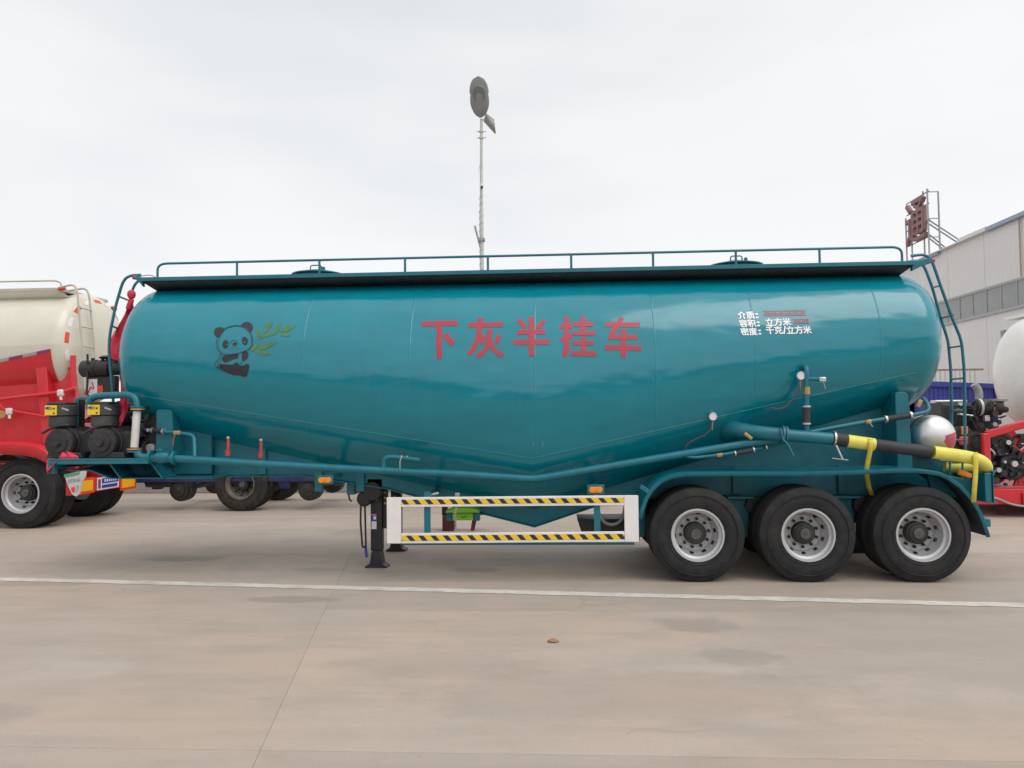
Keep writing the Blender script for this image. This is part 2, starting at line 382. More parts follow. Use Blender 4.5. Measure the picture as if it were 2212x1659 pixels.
# ------------------------------------------------------------------ ground
def concrete(name, stains=True):
    m = bpy.data.materials.new(name); m.use_nodes = True
    t = m.node_tree; b = t.nodes['Principled BSDF']; nn = t.nodes.new; l = t.links.new
    b.inputs['Specular IOR Level'].default_value = .35
    g = nn('ShaderNodeNewGeometry'); oi = nn('ShaderNodeObjectInfo')
    def noise(sc, det, rough, vec=None, stretch=None):
        n = nn('ShaderNodeTexNoise'); n.inputs['Scale'].default_value = sc; n.inputs['Detail'].default_value = det; n.inputs['Roughness'].default_value = rough
        if stretch:
            mp = nn('ShaderNodeMapping'); mp.inputs['Scale'].default_value = stretch; l(g.outputs['Position'], mp.inputs[0]); l(mp.outputs[0], n.inputs['Vector'])
        else: l(g.outputs['Position'], n.inputs['Vector'])
        return n.outputs[0]
    def rng(src, a, b_, c, d):
        r = nn('ShaderNodeMapRange'); r.inputs['From Min'].default_value = a; r.inputs['From Max'].default_value = b_; r.inputs['To Min'].default_value = c; r.inputs['To Max'].default_value = d
        l(src, r.inputs[0]); return r.outputs[0]
    def mix(f, a, c):
        x = nn('ShaderNodeMixRGB'); l(f, x.inputs[0])
        if isinstance(a, tuple): x.inputs[1].default_value = a
        else: l(a, x.inputs[1])
        if isinstance(c, tuple): x.inputs[2].default_value = c
        else: l(c, x.inputs[2])
        return x.outputs[0]
    col = mix(rng(noise(.55, 5, .6, stretch=(.5, 1.3, 1)), .36, .64, 0, 1), (.425, .333, .268, 1), (.40, .336, .288, 1))
    col = mix(rng(noise(1.7, 8, .62, stretch=(.6, 1.6, 1)), .42, .72, 0, .75), col, (.32, .277, .23, 1))
    col = mix(rng(noise(3.1, 8, .7), .60, .78, 0, .55), col, (.48, .425, .36, 1))
    col = mix(rng(noise(60, 3, .7), .35, .75, 0, .30), col, (.24, .215, .19, 1))
    col = mix(rng(noise(1.0, 4, .6, stretch=(.22, 3.2, 1)), .52, .72, 0, .40), col, (.29, .25, .215, 1))      # long traffic streaks
    vr = nn('ShaderNodeTexVoronoi'); vr.feature = 'DISTANCE_TO_EDGE'; vr.inputs['Scale'].default_value = .33
    wv = nn('ShaderNodeVectorMath'); wv.operation = 'SCALE'; wv.inputs['Scale'].default_value = .9
    wn = nn('ShaderNodeTexNoise'); wn.inputs['Scale'].default_value = 1.1; wn.inputs['Detail'].default_value = 6; l(g.outputs['Position'], wn.inputs['Vector']); l(wn.outputs['Color'], wv.inputs[0])
    wa = nn('ShaderNodeVectorMath'); l(g.outputs['Position'], wa.inputs[0]); l(wv.outputs[0], wa.inputs[1]); l(wa.outputs[0], vr.inputs['Vector'])
    ck = nn('ShaderNodeMath'); ck.operation = 'MULTIPLY'; l(rng(vr.outputs['Distance'], .0, .005, .22, 0), ck.inputs[0]); l(rng(noise(.5, 2, .5), .50, .60, 0, 1), ck.inputs[1])
    col = mix(ck.outputs[0], col, (.13, .11, .095, 1))                            # hairline cracks
    col = mix(rng(noise(9, 5, .75), .64, .72, 0, .5), col, (.20, .17, .145, 1))   # small dark spots
    col = mix(rng(noise(170, 2, .8), .55, .75, 0, .28), col, (.52, .47, .41, 1))  # grit
    # old spills and patches, each with its own ragged outline
    if stains:
        wob = noise(2.6, 6, .65)
        sp = nn('ShaderNodeSeparateXYZ'); l(g.outputs['Position'], sp.inputs[0])
        for (x, y, rx, ry, st, cc) in STAINS:
            def axis(sock, c0, r0):
                a = nn('ShaderNodeMath'); a.operation = 'SUBTRACT'; l(sock, a.inputs[0]); a.inputs[1].default_value = c0
                d = nn('ShaderNodeMath'); d.operation = 'DIVIDE'; l(a.outputs[0], d.inputs[0]); d.inputs[1].default_value = r0
                p = nn('ShaderNodeMath'); p.operation = 'MULTIPLY'; l(d.outputs[0], p.inputs[0]); l(d.outputs[0], p.inputs[1]); return p.outputs[0]
            s = nn('ShaderNodeMath'); s.operation = 'ADD'; l(axis(sp.outputs['X'], x, rx), s.inputs[0]); l(axis(sp.outputs['Y'], y, ry), s.inputs[1])
            q = nn('ShaderNodeMath'); q.operation = 'SQRT'; l(s.outputs[0], q.inputs[0])
            e = nn('ShaderNodeMath'); e.operation = 'MULTIPLY_ADD'; l(wob, e.inputs[0]); e.inputs[1].default_value = -1.5; l(q.outputs[0], e.inputs[2])
            col = mix(rng(e.outputs[0], .02, .40, st * .8, 0), col, cc)
    # each slab has its own tone
    hv = nn('ShaderNodeHueSaturation'); l(col, hv.inputs['Color']); l(rng(oi.outputs['Random'], 0, 1, .93, 1.04), hv.inputs['Value'])
    l(hv.outputs[0], b.inputs['Base Color'])
    l(rng(noise(1.7, 8, .62), .3, .7, .62, .9), b.inputs['Roughness'])
    bp = nn('ShaderNodeBump'); bp.inputs['Strength'].default_value = .35; bp.inputs['Distance'].default_value = .006
    l(noise(70, 6, .7), bp.inputs['Height']); l(bp.outputs[0], b.inputs['Normal'])
    return m
DK = (.20, .175, .155, 1); LT = (.47, .44, .40, 1)
STAINS = [(1.25, -1.8, .42, .26, .5, DK), (1.45, -2.75, .36, .22, .45, DK), (-2.9, -.86, .5, .16, .55, DK), (3.1, -2.2, 1.75, 1.25, .40, (.27, .245, .22, 1)),
          (-3.75, -3.2, .5, .22, .22, LT), (-5.3, 1.5, .6, .2, .6, DK), (-1.1, .75, .35, .15, .6, DK), (-3.1, .75, .35, .12, .5, DK),
          (-4.3, -4.1, .8, .25, .35, DK), (.5, -3.6, 1.6, .5, .25, DK), (-.9, -3.0, .9, .35, .22, DK), (4.0, 1.0, .9, .5, .5, DK), (-6.2, -.1, .6, .2, .4, DK),
          (-2.5, 4.0, 1.5, .5, .4, DK), (6.0, 3.5, 1.0, .5, .4, DK)]
GC = concrete('yard_concrete'); 
g = MB().add([(-400, -120, -.011), (400, -120, -.011), (400, 700, -.011), (-400, 700, -.011)], [(0, 1, 2, 3)]).build('ground', GC)
tag(g, kind='structure')
edges_y = [-17.7, -14.42, -11.14, -7.86, -4.58, -1.31, 1.97, 5.25, 8.53, 11.8, 15.1, 18.4, 21.7, 25.0]
for i in range(len(edges_y) - 1):
    y0, y1 = edges_y[i] + .0012, edges_y[i + 1] - .0012
    for k in range(-4, 4):
        xa = lambda y: -2.63 - .188 * y + 10.5 * k + .0012; xb = lambda y: -2.63 - .188 * y + 10.5 * (k + 1) - .0012
        s = MB().zprism([(xa(y0), y0), (xb(y0), y0), (xb(y1), y1), (xa(y1), y1)], -.010, 0).build('concrete_slab', GC, g)
# painted line, a worn strip 4 mm above the concrete
rows = []; a, b = at(-700, 1233, Z=0), at(2900, 1325.5, Z=0); n = 260
for i in range(n + 1):
    t = i / n; p = a.lerp(b, t); wd = .092
    rows.append([Vector((p.x, p.y + wd + random.uniform(-.012, .012), .004)), Vector((p.x, p.y - wd + random.uniform(-.012, .012), .004))])
lm = mat('worn_white_line', (.56, .52, .47), .8, var=.12, scale=5, bump=.1, dirt=.55)
tag(MB().strip(rows).build('road_line', lm, g))

# ------------------------------------------------------------------ teal tanker trailer
T = thing('tanker_trailer', 'teal bulk powder tanker semi trailer with red Chinese lettering and panda decal', 'tanker trailer', (1.6, 1.25, 0))
XF, XM, XR, AX, ZT = -5.25, -.30, 4.33, 1.25, 3.76
def lerp(a, b, t): return a + (b - a) * t
def sec(x):                                         # centre height, half height, half width of the tank at x
    x = max(XF, min(XR, x))
    if x < XM: t = (x - XF) / (XM - XF); zb = lerp(1.75, .66, t); wd = lerp(1.02, 1.25, t)
    else: t = (x - XM) / (XR - XM); zb = lerp(.66, 1.98, t); wd = lerp(1.25, .95, t)
    return (ZT + zb) / 2, (ZT - zb) / 2, wd
def tank_pt(x, th, e=0):                            # th = 0 is the near side, pi/2 the top
    s = 1.0
    if x < XF: s = max(0, 1 - ((XF - x) / .5) ** 2.6) ** .44
    if x > XR: s = max(0, 1 - ((x - XR) / .5) ** 2.6) ** .44
    zc, a, wd = sec(x)
    return Vector((x, AX - cos(th) * (wd * s + e), zc + sin(th) * (a * s + e)))
def tank_y(x, z, e=.004):
    zc, a, wd = sec(x); q = max(0, 1 - ((z - zc) / a) ** 2)
    return AX - wd * sqrt(q) - e
def on_tank(px, py):
    Y = .2
    for _ in range(12): p = at(px, py, Y=Y); Y = tank_y(p.x, p.z, 0)
    return p.x, p.z
st = [XF - .5 * (1 - (i / 14) ** 2) for i in range(14)] + [lerp(XF, XM - .03, i / 30) for i in range(31)] + [XM] + [lerp(XM + .03, XR, i / 30) for i in range(31)] + [XR + .5 * (1 - ((13 - i) / 14) ** 2) for i in range(14)]
NS = 96; mb = MB(); rows = [[tank_pt(x, 2 * pi * j / NS) for j in range(NS + 1)] for x in st]
mb.strip(rows); tank = mb.build('tank', M['teal'], T, ang=60)
bmx = bmesh.new(); bmx.from_mesh(tank.data); bmesh.ops.remove_doubles(bmx, verts=bmx.verts, dist=.0005); bmesh.ops.recalc_face_normals(bmx, faces=bmx.faces); bmx.to_mesh(tank.data); bmx.free()
tank.data.shade_smooth(); tank.data.set_sharp_from_angle(angle=radians(60))
for px in (655, 885, 1155, 1415, 1632, 1905):       # welded seams round the shell
    x = on_tank(px, 740)[0]
    q = MB(); q.strip([[tank_pt(x + d, 2 * pi * j / 80, e) for j in range(81)] for d, e in ((-.012, -.001), (-.005, .0035), (.005, .0035), (.012, -.001))]); q.build('weld_seam', M['teal'], T)
for th, e in ((-.52, .0035),):          # seams along it
    for xs in ([lerp(XF, XM, i / 30) for i in range(31)], [lerp(XM, XR, i / 30) for i in range(31)]):
        MB().strip([[tank_pt(x, th + d, ee) for d, ee in ((-.007, -.001), (-.003, e), (.003, e), (.007, -.001))] for x in xs]).build('weld_seam', M['teal'], T)
def decal(bs, name, m, e=.004, step=.05):           # one paint mark made of one or more overlapping layers
    vs, fs, org = [], [], ORG[T]
    for i, b in enumerate(bs if isinstance(bs, list) else [bs]):
        b = cut(b, step); bmesh.ops.bisect_plane(b, geom=b.verts[:] + b.edges[:] + b.faces[:], plane_co=(XM, 0, 0), plane_no=(1, 0, 0))
        b.verts.index_update(); o = len(vs)
        vs += [Vector((v.co.x, tank_y(v.co.x, v.co.z, e + .00025 * i), v.co.z)) - org for v in b.verts]
        fs += [[v.index + o for v in f.verts] for f in b.faces]; b.free()
    me = bpy.data.meshes.new(name); me.from_pydata(vs, [], fs); me.materials.append(m)
    b = bmesh.new(); b.from_mesh(me); bmesh.ops.dissolve_degenerate(b, dist=.0004, edges=b.edges[:])
    for f in b.faces:
        f.normal_update()
        if f.normal.y > 0: f.normal_flip()
    b.to_mesh(me); b.free()
    o = bpy.data.objects.new(name, me); COL.objects.link(o); o.parent = T; ORG[o] = org; return o
def bold(b, d):                                     # copies of a glyph shifted round itself give it weight
    out = [b]
    for k in range(6):
        c = b.copy(); bmesh.ops.translate(c, verts=c.verts, vec=(d * cos(k * pi / 3), 0, d * sin(k * pi / 3))); out.append(c)
    return out
# red lettering
def lp(u, v): return on_tank((1600 + u / 2.011) * .54004, (1200 + v / 2.011) * .54004)
def stroke(pts, wd):                                # one brush stroke as a single outline
    L_, R_ = [], []
    for i, (x, y) in enumerate(pts):
        a, c = pts[max(0, i - 1)], pts[min(len(pts) - 1, i + 1)]; d = sqrt((c[0] - a[0]) ** 2 + (c[1] - a[1]) ** 2); nx, ny = -(c[1] - a[1]) / d * wd / 2, (c[0] - a[0]) / d * wd / 2
        L_.append((x + nx, y + ny)); R_.append((x - nx, y - ny))
    return L_ + R_[::-1]
GLYPH = [[([(172, 195), (465, 185)], 42), ([(316, 190), (316, 473)], 43), ([(358, 272), (425, 356)], 46)],
         [([(550, 203), (830, 197)], 39), ([(647, 142), (643, 230), (626, 310), (592, 390), (552, 442)], 38), ([(723, 238), (720, 330), (700, 385), (665, 425), (618, 456)], 38), ([(722, 335), (745, 385), (780, 420), (830, 450)], 38), ([(670, 278), (658, 352)], 36), ([(797, 280), (778, 346)], 36)],
         [([(950, 158), (1010, 222)], 37), ([(1162, 163), (1105, 227)], 37), ([(943, 259), (1170, 256)], 39), ([(912, 340), (1203, 337)], 42), ([(1057, 133), (1060, 452)], 42)],
         [([(1285, 211), (1385, 211)], 37), ([(1341, 132), (1344, 400), (1337, 432), (1306, 446)], 37), ([(1290, 322), (1385, 290)], 35), ([(1472, 132), (1472, 262)], 38), ([(1395, 194), (1552, 194)], 37), ([(1385, 266), (1575, 268)], 37), ([(1476, 298), (1476, 425)], 38), ([(1390, 346), (1557, 347)], 36), ([(1377, 429), (1580, 432)], 38)],
         [([(1652, 197), (1930, 200)], 38), ([(1785, 138), (1740, 215), (1692, 290)], 38), ([(1678, 299), (1912, 299)], 38), ([(1798, 235), (1798, 466)], 41), ([(1648, 382), (1942, 387)], 42)]]
for gl in GLYPH: decal([poly_bm([[lp(u, v) for u, v in stroke(p, wd)]]) for p, wd in gl], 'character', M['letter_red'])
# white data block: rows of small characters
def info(body, x0, x1, y0, y1, m, off=.03, skew=0, tilt=0):
    a, c = on_tank(x0, y1), on_tank(x1, y0)
    n = len(body); ws = [.45 if ch in '/:' else 1 for ch in body]; tot = sum(ws); u = 0
    for ch, w_ in zip(body, ws):
        q0, q1 = lerp(a[0], c[0], u / tot), lerp(a[0], c[0], (u + w_ * .93) / tot); u += w_
        for part in ([(.0, .25), (.75, 1)] if ch == ':' else [None]):
            zz = (a[1], c[1]) if part is None else (lerp(a[1], c[1], part[0]), lerp(a[1], c[1], part[1]))
            gb = text_bm(ch, 1) if part is None else poly_bm([[(-.5, 0), (.5, 0), (.5, 1), (-.5, 1)]])
            if part is not None:
                for v in gb.verts: v.co = (v.co.x, v.co.z, 0)
            decal(bold(fit(gb, q0, q1, zz[0], zz[1], skew, 0), .0035), 'data_character', m)
for k, (l1, xl) in enumerate((('介质', 1594), ('容积', 1597), ('密度', 1600))):
    y = 673 + 17.6 * k
    info(l1, xl, xl + 34, y, y + 16, M['letter_white'], .03, .012); info(':', xl + 39, xl + 43, y + 4.5, y + 14, M['letter_white'], .03)
info('立方米', 1654, 1707, 687, 704, M['letter_white'], .03, .006); info('千克/立方米', 1654.5, 1751, 704, 721.5, M['letter_white'], .03, .01)
for x0, x1, y0, y1 in [(1650 + i * 15.3, 1662.5 + i * 15.3, 671 - i * .3, 682.5 - i * .2) for i in range(6)] + [(1714, 1729, 689, 699), (1731, 1747, 688.5, 698.5)]:
    a, c = on_tank(x0, y1), on_tank(x1, y0); X0, X1, Z0, Z1 = a[0], c[0], a[1], c[1]; dx, dz = (X1 - X0), (Z1 - Z0)
    st5 = [[(X0 + dx * p, Z0 + dz * q) for p, q in ((u0, v0), (u1, v0), (u1, v1), (u0, v1))] for u0, u1, v0, v1 in ((0, 1, .84, 1), (.05, .95, .42, .57), (0, 1, 0, .15), (.06, .24, .1, .5), (.42, .58, .15, .84), (.78, .94, .1, .9))]
    decal([poly_bm([p]) for p in st5], 'faded_character', M['letter_faded'])
# panda with bamboo; coordinates of the drawing (right, down)
def dp(u, v): return on_tank((800 + u / 4.916) * .54004, (1220 + v / 4.916) * .54004)
def ell(cu, cv, ru, rv, rot=0, n=22, a0=0, a1=2 * pi):
    full = abs(a1 - a0 - 2 * pi) < 1e-6; k = n if full else n + 1
    o = []
    for i in range(k):
        a = a0 + (a1 - a0) * i / n; x, y = ru * cos(a), rv * sin(a)
        o.append((cu + x * cos(rot) - y * sin(rot), cv + x * sin(rot) + y * cos(rot)))
    return o
def line(pts, wd):                                  # a drawn stroke as quads
    o = []
    for i in range(len(pts) - 1):
        (x0, y0), (x1, y1) = pts[i], pts[i + 1]; d = sqrt((x1 - x0) ** 2 + (y1 - y0) ** 2) or 1; nx, ny = -(y1 - y0) / d * wd / 2, (x1 - x0) / d * wd / 2
        ex, ey = (x1 - x0) / d * wd * .2, (y1 - y0) / d * wd * .2
        o.append([(x0 + nx - ex, y0 + ny - ey), (x1 + nx + ex, y1 + ny + ey), (x1 - nx + ex, y1 - ny + ey), (x0 - nx - ex, y0 - ny - ey)])
    return o
def smooth(pts, closed=False, k=5):
    o = []; n = len(pts)
    for i in range(n if closed else n - 1):
        p0, p1, p2, p3 = [pts[(i + d) % n] if closed else pts[max(0, min(n - 1, i + d))] for d in (-1, 0, 1, 2)]
        for j in range(k):
            t = j / k
            o.append(tuple(.5 * (2 * p1[c] + (p2[c] - p0[c]) * t + (2 * p0[c] - 5 * p1[c] + 4 * p2[c] - p3[c]) * t * t + (3 * p1[c] - p0[c] - 3 * p2[c] + p3[c]) * t ** 3) for c in (0, 1)))
    return o + ([o[0]] if closed else [pts[-1]])
head = [(370, 640), (490, 475), (620, 418), (720, 405), (830, 418), (930, 480), (1000, 560), (1028, 680), (1028, 780), (985, 850), (900, 905), (780, 945), (650, 972), (520, 975), (430, 950), (370, 880), (347, 800), (350, 700)]
blk = [smooth([(365, 640), (310, 610), (280, 560), (285, 495), (330, 448), (400, 436), (460, 452), (488, 478), (430, 545), (385, 600)], True)[:-1],
       smooth([(808, 412), (840, 360), (900, 333), (970, 340), (1025, 385), (1038, 450), (1020, 510), (992, 540), (950, 480), (890, 430)], True)[:-1],
       ell(502, 772, 58, 84, .12), ell(884, 706, 58, 82, -.12), ell(690, 765, 40, 27, -.15),
       smooth([(440, 1060), (470, 1000), (560, 985), (660, 970), (735, 965), (755, 1010), (735, 1050), (660, 1065), (590, 1095), (520, 1125), (460, 1115)], True)[:-1],
       smooth([(850, 925), (905, 912), (948, 940), (950, 1000), (925, 1060), (880, 1090), (852, 1110), (825, 1060), (828, 980)], True)[:-1],
       smooth([(420, 1165), (520, 1168), (650, 1170), (700, 1135), (745, 1140), (790, 1185), (870, 1190), (910, 1158), (955, 1170), (970, 1215), (950, 1300), (925, 1390), (890, 1415), (830, 1405), (760, 1382), (690, 1380), (600, 1355), (500, 1315), (430, 1275), (385, 1240), (395, 1190)], True)[:-1]]
blk += line(smooth(head, True), 15) + line(smooth([(430, 960), (400, 1030), (365, 1100), (325, 1130), (318, 1190), (345, 1235), (390, 1245)]), 14) + line(smooth([(430, 1160), (385, 1200), (372, 1235)]), 20)
blk += line(ell(688, 762, 72, 56, -.15, 12, pi * 1.05, pi * 1.95), 14) + line(smooth([(690, 790), (698, 820), (640, 855)]), 8) + line(smooth([(698, 820), (735, 835), (765, 822)]), 8) + line(smooth([(780, 1100), (760, 1130), (800, 1180)]), 8) + line([(852, 1110), (850, 1190)], 8)
dec = []
for p in blk: dec.append([dp(u, v) for u, v in p])
decal([poly_bm([p]) for p in dec], 'panda_drawing', M['panda'])
for c in ((542, 778, 16, 16), (885, 733, 17, 17)):
    decal(poly_bm([[dp(u, v) for u, v in ell(*c, n=12)]]), 'eye_glint', M['teal'], e=.008)
def leafp(u0, v0, u1, v1, wd):
    d = sqrt((u1 - u0) ** 2 + (v1 - v0) ** 2); nx, ny = -(v1 - v0) / d, (u1 - u0) / d; o = []; q = []
    for i in range(11):
        t = i / 10; h = wd * sin(pi * t ** .85) * .5 + 2; x, y = u0 + (u1 - u0) * t, v0 + (v1 - v0) * t
        o.append((x + nx * h, y + ny * h)); q.append((x - nx * h, y - ny * h))
    return o + q[::-1]
for L5 in ((1240, 560, 1435, 320, 90), (1190, 670, 1118, 470, 75), (1460, 590, 1590, 360, 80), (1590, 520, 1880, 400, 95), (1570, 575, 1790, 600, 68), (1150, 868, 1515, 730, 92), (1080, 895, 1385, 980, 84), (990, 915, 1160, 740, 72)):
    decal(poly_bm([[dp(u, v) for u, v in leafp(*L5)]]), 'bamboo_leaf', M['bamboo'], e=.0045)
decal(poly_bm([[dp(u, v) for u, v in stroke(smooth([(1165, 670), (1215, 630), (1330, 595), (1430, 570), (1500, 540)]), 50)]]), 'bamboo_stem', M['bamboo'], e=.0035)

# walkway on top, its sloped skirt, handrail and hatches
mb = MB().box(-5.42, 4.44, .60, 1.90, 3.782, 3.815); mb.box(-5.42, 4.44, .585, .60, 3.768, 3.818); mb.box(-5.42, 4.44, 1.90, 1.915, 3.768, 3.818); mb.build('walkway', M['teal_frame'], T, bev=.003)
rows = []
for i in range(40):
    x = lerp(-5.42, 4.44, i / 39); k = .10 * (1 - i / 39 if i < 3 else 0)
    rows.append([Vector((x, .61, 3.776)), Vector((x + (.06 if i == 0 else (-.06 if i == 39 else 0)), .955, min(3.685, tank_pt(x, 1.25).z + .02)))])
MB().strip(rows).build('walkway_skirt', M['undercoat'], T, thick=.006)  # skirt coloured near-black, unlike the teal walkway
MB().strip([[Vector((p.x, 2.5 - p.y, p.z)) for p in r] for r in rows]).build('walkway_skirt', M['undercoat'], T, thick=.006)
for x in (-5.40, 4.42):
    s = 1 if x > 0 else -1
    e_ = .25 if s > 0 else .10
    MB().prism([(x, 3.816), (x + s * e_, 3.86), (x + s * e_, 3.80), (x + s * e_ * .4, 3.75), (x, 3.70)], .62, .68).build('walkway_bracket', M['teal_frame'], T, bev=.006)
    MB().cyl((x + s * e_, .65, 3.83), (x + s * (e_ + .03), .65, 3.83), .026, n=10).build('marker_lamp', M['redlens'], T)
ry = .62; top = [at(332 + 0, 590, Y=ry), at(336, 569, Y=ry), at(1054, 554, Y=ry), at(1951, 530, Y=ry), at(1954, 556, Y=ry)]
zr = 4.0; x0, x1 = -5.20, 4.30
path = rnd([(x0, ry, 3.815), (x0, ry, zr), (x1, ry, zr), (x1, ry, 3.815)], .13, 7)
MB().tube(path, .0155, 8).build('handrail', M['teal_frame'], T)
for px in (512, 690, 875, 1054, 1234, 1411, 1590, 1771):
    x = at(px, 575, Y=ry).x; MB().cyl((x, ry, 3.815), (x, ry, zr), .0155, n=8).build('handrail_post', M['teal_frame'], T)
path2 = [Vector((p.x, 2.5 - p.y, p.z)) for p in path]; MB().tube(path2, .0155, 8).build('handrail', M['teal_frame'], T)
for px in (512, 875, 1234, 1590):
    x = at(px, 575, Y=ry).x; MB().cyl((x, 2.5 - ry, 3.815), (x, 2.5 - ry, zr), .0155, n=8).build('handrail_post', M['teal_frame'], T)
for px in (688, 1588):
    x = at(px, 580, Y=1.25).x
    h = MB().lathe([(.30, 3.74), (.30, 3.91), (.36, 3.915), (.36, 3.928), (.10, 3.99), (.0, 3.992)], (x, 1.25, 0), 'Z', 32).build('hatch', M['teal_frame'], T)
    MB().tube(rnd([(x - .08, 1.15, 3.96), (x - .08, 1.15, 4.04), (x + .07, 1.15, 4.04), (x + .07, 1.15, 3.96)], .03), .009, 6).build('hatch_handle', M['teal_frame'], h)
    MB().box(x + .09, x + .13, 1.1, 1.14, 3.95, 4.01).build('hatch_clamp', M['teal_frame'], h, bev=.004)
MB().tube([at(p[0], p[1], Y=.7) for p in ((303, 597), (312, 595), (322, 594), (330, 596), (338, 600))], .006, 6).build('cable', M['steel_grey'], T)

# ladders
def ladder(parent, A, B, rungs, m, r=.019, rr=.013):
    o = MB().tube(rnd(A, .1), r, 8).build('ladder', m, parent); MB().tube(rnd(B, .1), r, 8).build('ladder_rail', m, o)
    for a, b in rungs: MB().cyl(a, b, rr, n=8).build('rung', m, o)
ya, yb = .95, 1.36
A = [at(*p, Y=ya) for p in ((1968, 553), (1998, 549), (2013, 562), (2032, 618), (2058, 690), (2077, 735), (2083, 800), (2085, 1000))]
B = [at(*p, Y=yb) for p in ((1958, 566), (1986, 562), (1998, 578), (2014, 621), (2033, 690), (2048, 735), (2054, 800), (2057, 1000))]
ladder(T, A, B, [(at(a, b, Y=yb), at(c, d, Y=ya)) for a, b, c, d in ((2014, 621, 2032, 617), (2033, 687, 2059, 681), (2050, 751, 2079, 747), (2054, 819, 2083, 817), (2056, 886, 2085, 886), (2056, 950, 2085, 951))], M['teal_frame'])
A = [at(*p, Y=.78) for p in ((304, 594), (280, 595), (266, 606), (250, 660), (237, 722), (235, 760), (244, 850), (248, 990))]
B = [at(*p, Y=1.22) for p in ((306, 603), (292, 612), (284, 632), (274, 690), (264, 735), (262, 770), (270, 860), (272, 990))]
ladder(T, A, B, [(at(a, b, Y=.78), at(c, d, Y=1.22)) for a, b, c, d in ((256, 640, 281, 650), (244, 705, 268, 716), (238, 775, 264, 785), (244, 845, 268, 856), (247, 915, 270, 925))], M['teal_frame'])
MB().obox(at(295, 598, Y=.8), (.10, .05, .07), Matrix.Identity(3)).build('ladder_hinge', M['teal_frame'], T, bev=.01)

# frame: two deep beams under the tank, cross members, front platform
def web(y0, y1):
    low = [(-6.22, 1.33), (-5.95, 1.33), (-5.70, 1.215), (-3.30, 1.215), (-2.20, 1.04), (-1.52, .855), (-.30, .545), (.74, .89), (1.2, .90), (5.05, .93)]
    hi = [(5.05, 1.36), (4.45, 1.5), (4.4, 2.2), (3.2, 2.05), (2.1, 1.62), (.8, 1.2), (-.3, .9), (-1.5, 1.15), (-3.2, 1.52), (-4.7, 1.86), (-4.95, 2.0), (-5.08, 1.95), (-5.12, 1.44), (-6.22, 1.44)]
    return MB().prism(low + hi, y0, y1)
for y0 in (.80, 1.66):
    bmf = web(y0, y0 + .04).build('frame_beam', M['teal_frame'], T, bev=.004)
    fl = MB(); pts = [(-5.70, 1.215), (-3.30, 1.215), (-2.20, 1.04), (-1.52, .855), (-.30, .545), (.74, .89), (1.2, .90), (5.05, .93)]
    for i in range(len(pts) - 1):
        (xa_, za), (xb_, zb_) = pts[i], pts[i + 1]
        fl.prism([(xa_, za - .014), (xb_, zb_ - .014), (xb_, zb_ - .002), (xa_, za - .002)], y0 - .05, y0 + .09)
    fl.build('beam_flange', M['teal_frame'], bmf, bev=.002)
    for x in (-4.55, -3.85, -3.1, -2.55, -.95, .3, 2.25, 3.55):     # stiffeners welded to the webs
        zl = .95 if x > 1 else (1.23 if x < -3.2 else 1.0)
        if -1.5 < x < .7: zl = .80 if x != .3 else .78
        MB().box(x - .05, x + .05, y0 - .045, y0 - .003, zl, zl + .34).build('stiffener', M['teal_frame'], bmf, bev=.003)
for x in (-5.6, -4.2, -2.7, -1.4, .75, 2.2, 3.5, 4.9):
    z = 1.24 if x < -3 else (.95 if x != -1.4 else .9)
    MB().box(x - .05, x + .05, .84, 1.66, z, z + .14).build('cross_member', M['teal_frame'], T, bev=.004)
# gusset plates that fill the frame side above the gooseneck
MB().prism([(-5.0, 1.24), (-4.5, 1.24), (-4.5, 1.9), (-5.0, 2.0)], .70, .79).build('gusset', M['teal_frame'], T, bev=.004)
MB().box(-6.30, -5.02, .10, 2.40, 1.462, 1.482).build('platform', M['teal_frame'], T, bev=.003)
pf = MB().box(-6.30, -5.02, .10, .15, 1.415, 1.461); pf.box(-6.30, -5.02, 2.35, 2.40, 1.415, 1.461); pf.box(-6.30, -6.22, .10, .18, 1.30, 1.414); pf.box(-6.30, -6.22, .181, 2.34, 1.36, 1.461)
pf.build('platform_edge', M['teal_frame'], T, bev=.004)
pu = MB().prism([(-6.21, 1.32), (-5.9, 1.32), (-5.62, 1.215), (-4.3, 1.215), (-4.3, 1.225), (-5.6, 1.23), (-5.88, 1.335), (-6.21, 1.335)], .3, 2.2); pu.build('skid_plate', M['teal_frame'], T)
for x0 in (-5.72, -5.18):
    MB().obox(((x0 + .16), .45, 1.34), (.02, .35, .30), Matrix.Rotation(radians(-38), 3, 'Y')).build('brace', M['teal_frame'], T)
# saddles that carry the tank ends
for px, y0, y1 in ((355, 884, 985), (1948, 846, 1010)):
    a = at(px - 16, y0, Y=.42); b = at(px + 17, y1, Y=.42)
    poly = rnd([(a.x, 0, b.z), (a.x, 0, a.z), (b.x, 0, a.z - .01), (b.x + .03, 0, b.z)], .05, 4)
    MB().prism([(p.x, p.z) for p in poly], .40, .86).build('saddle', M['teal_frame'], T, bev=.008)

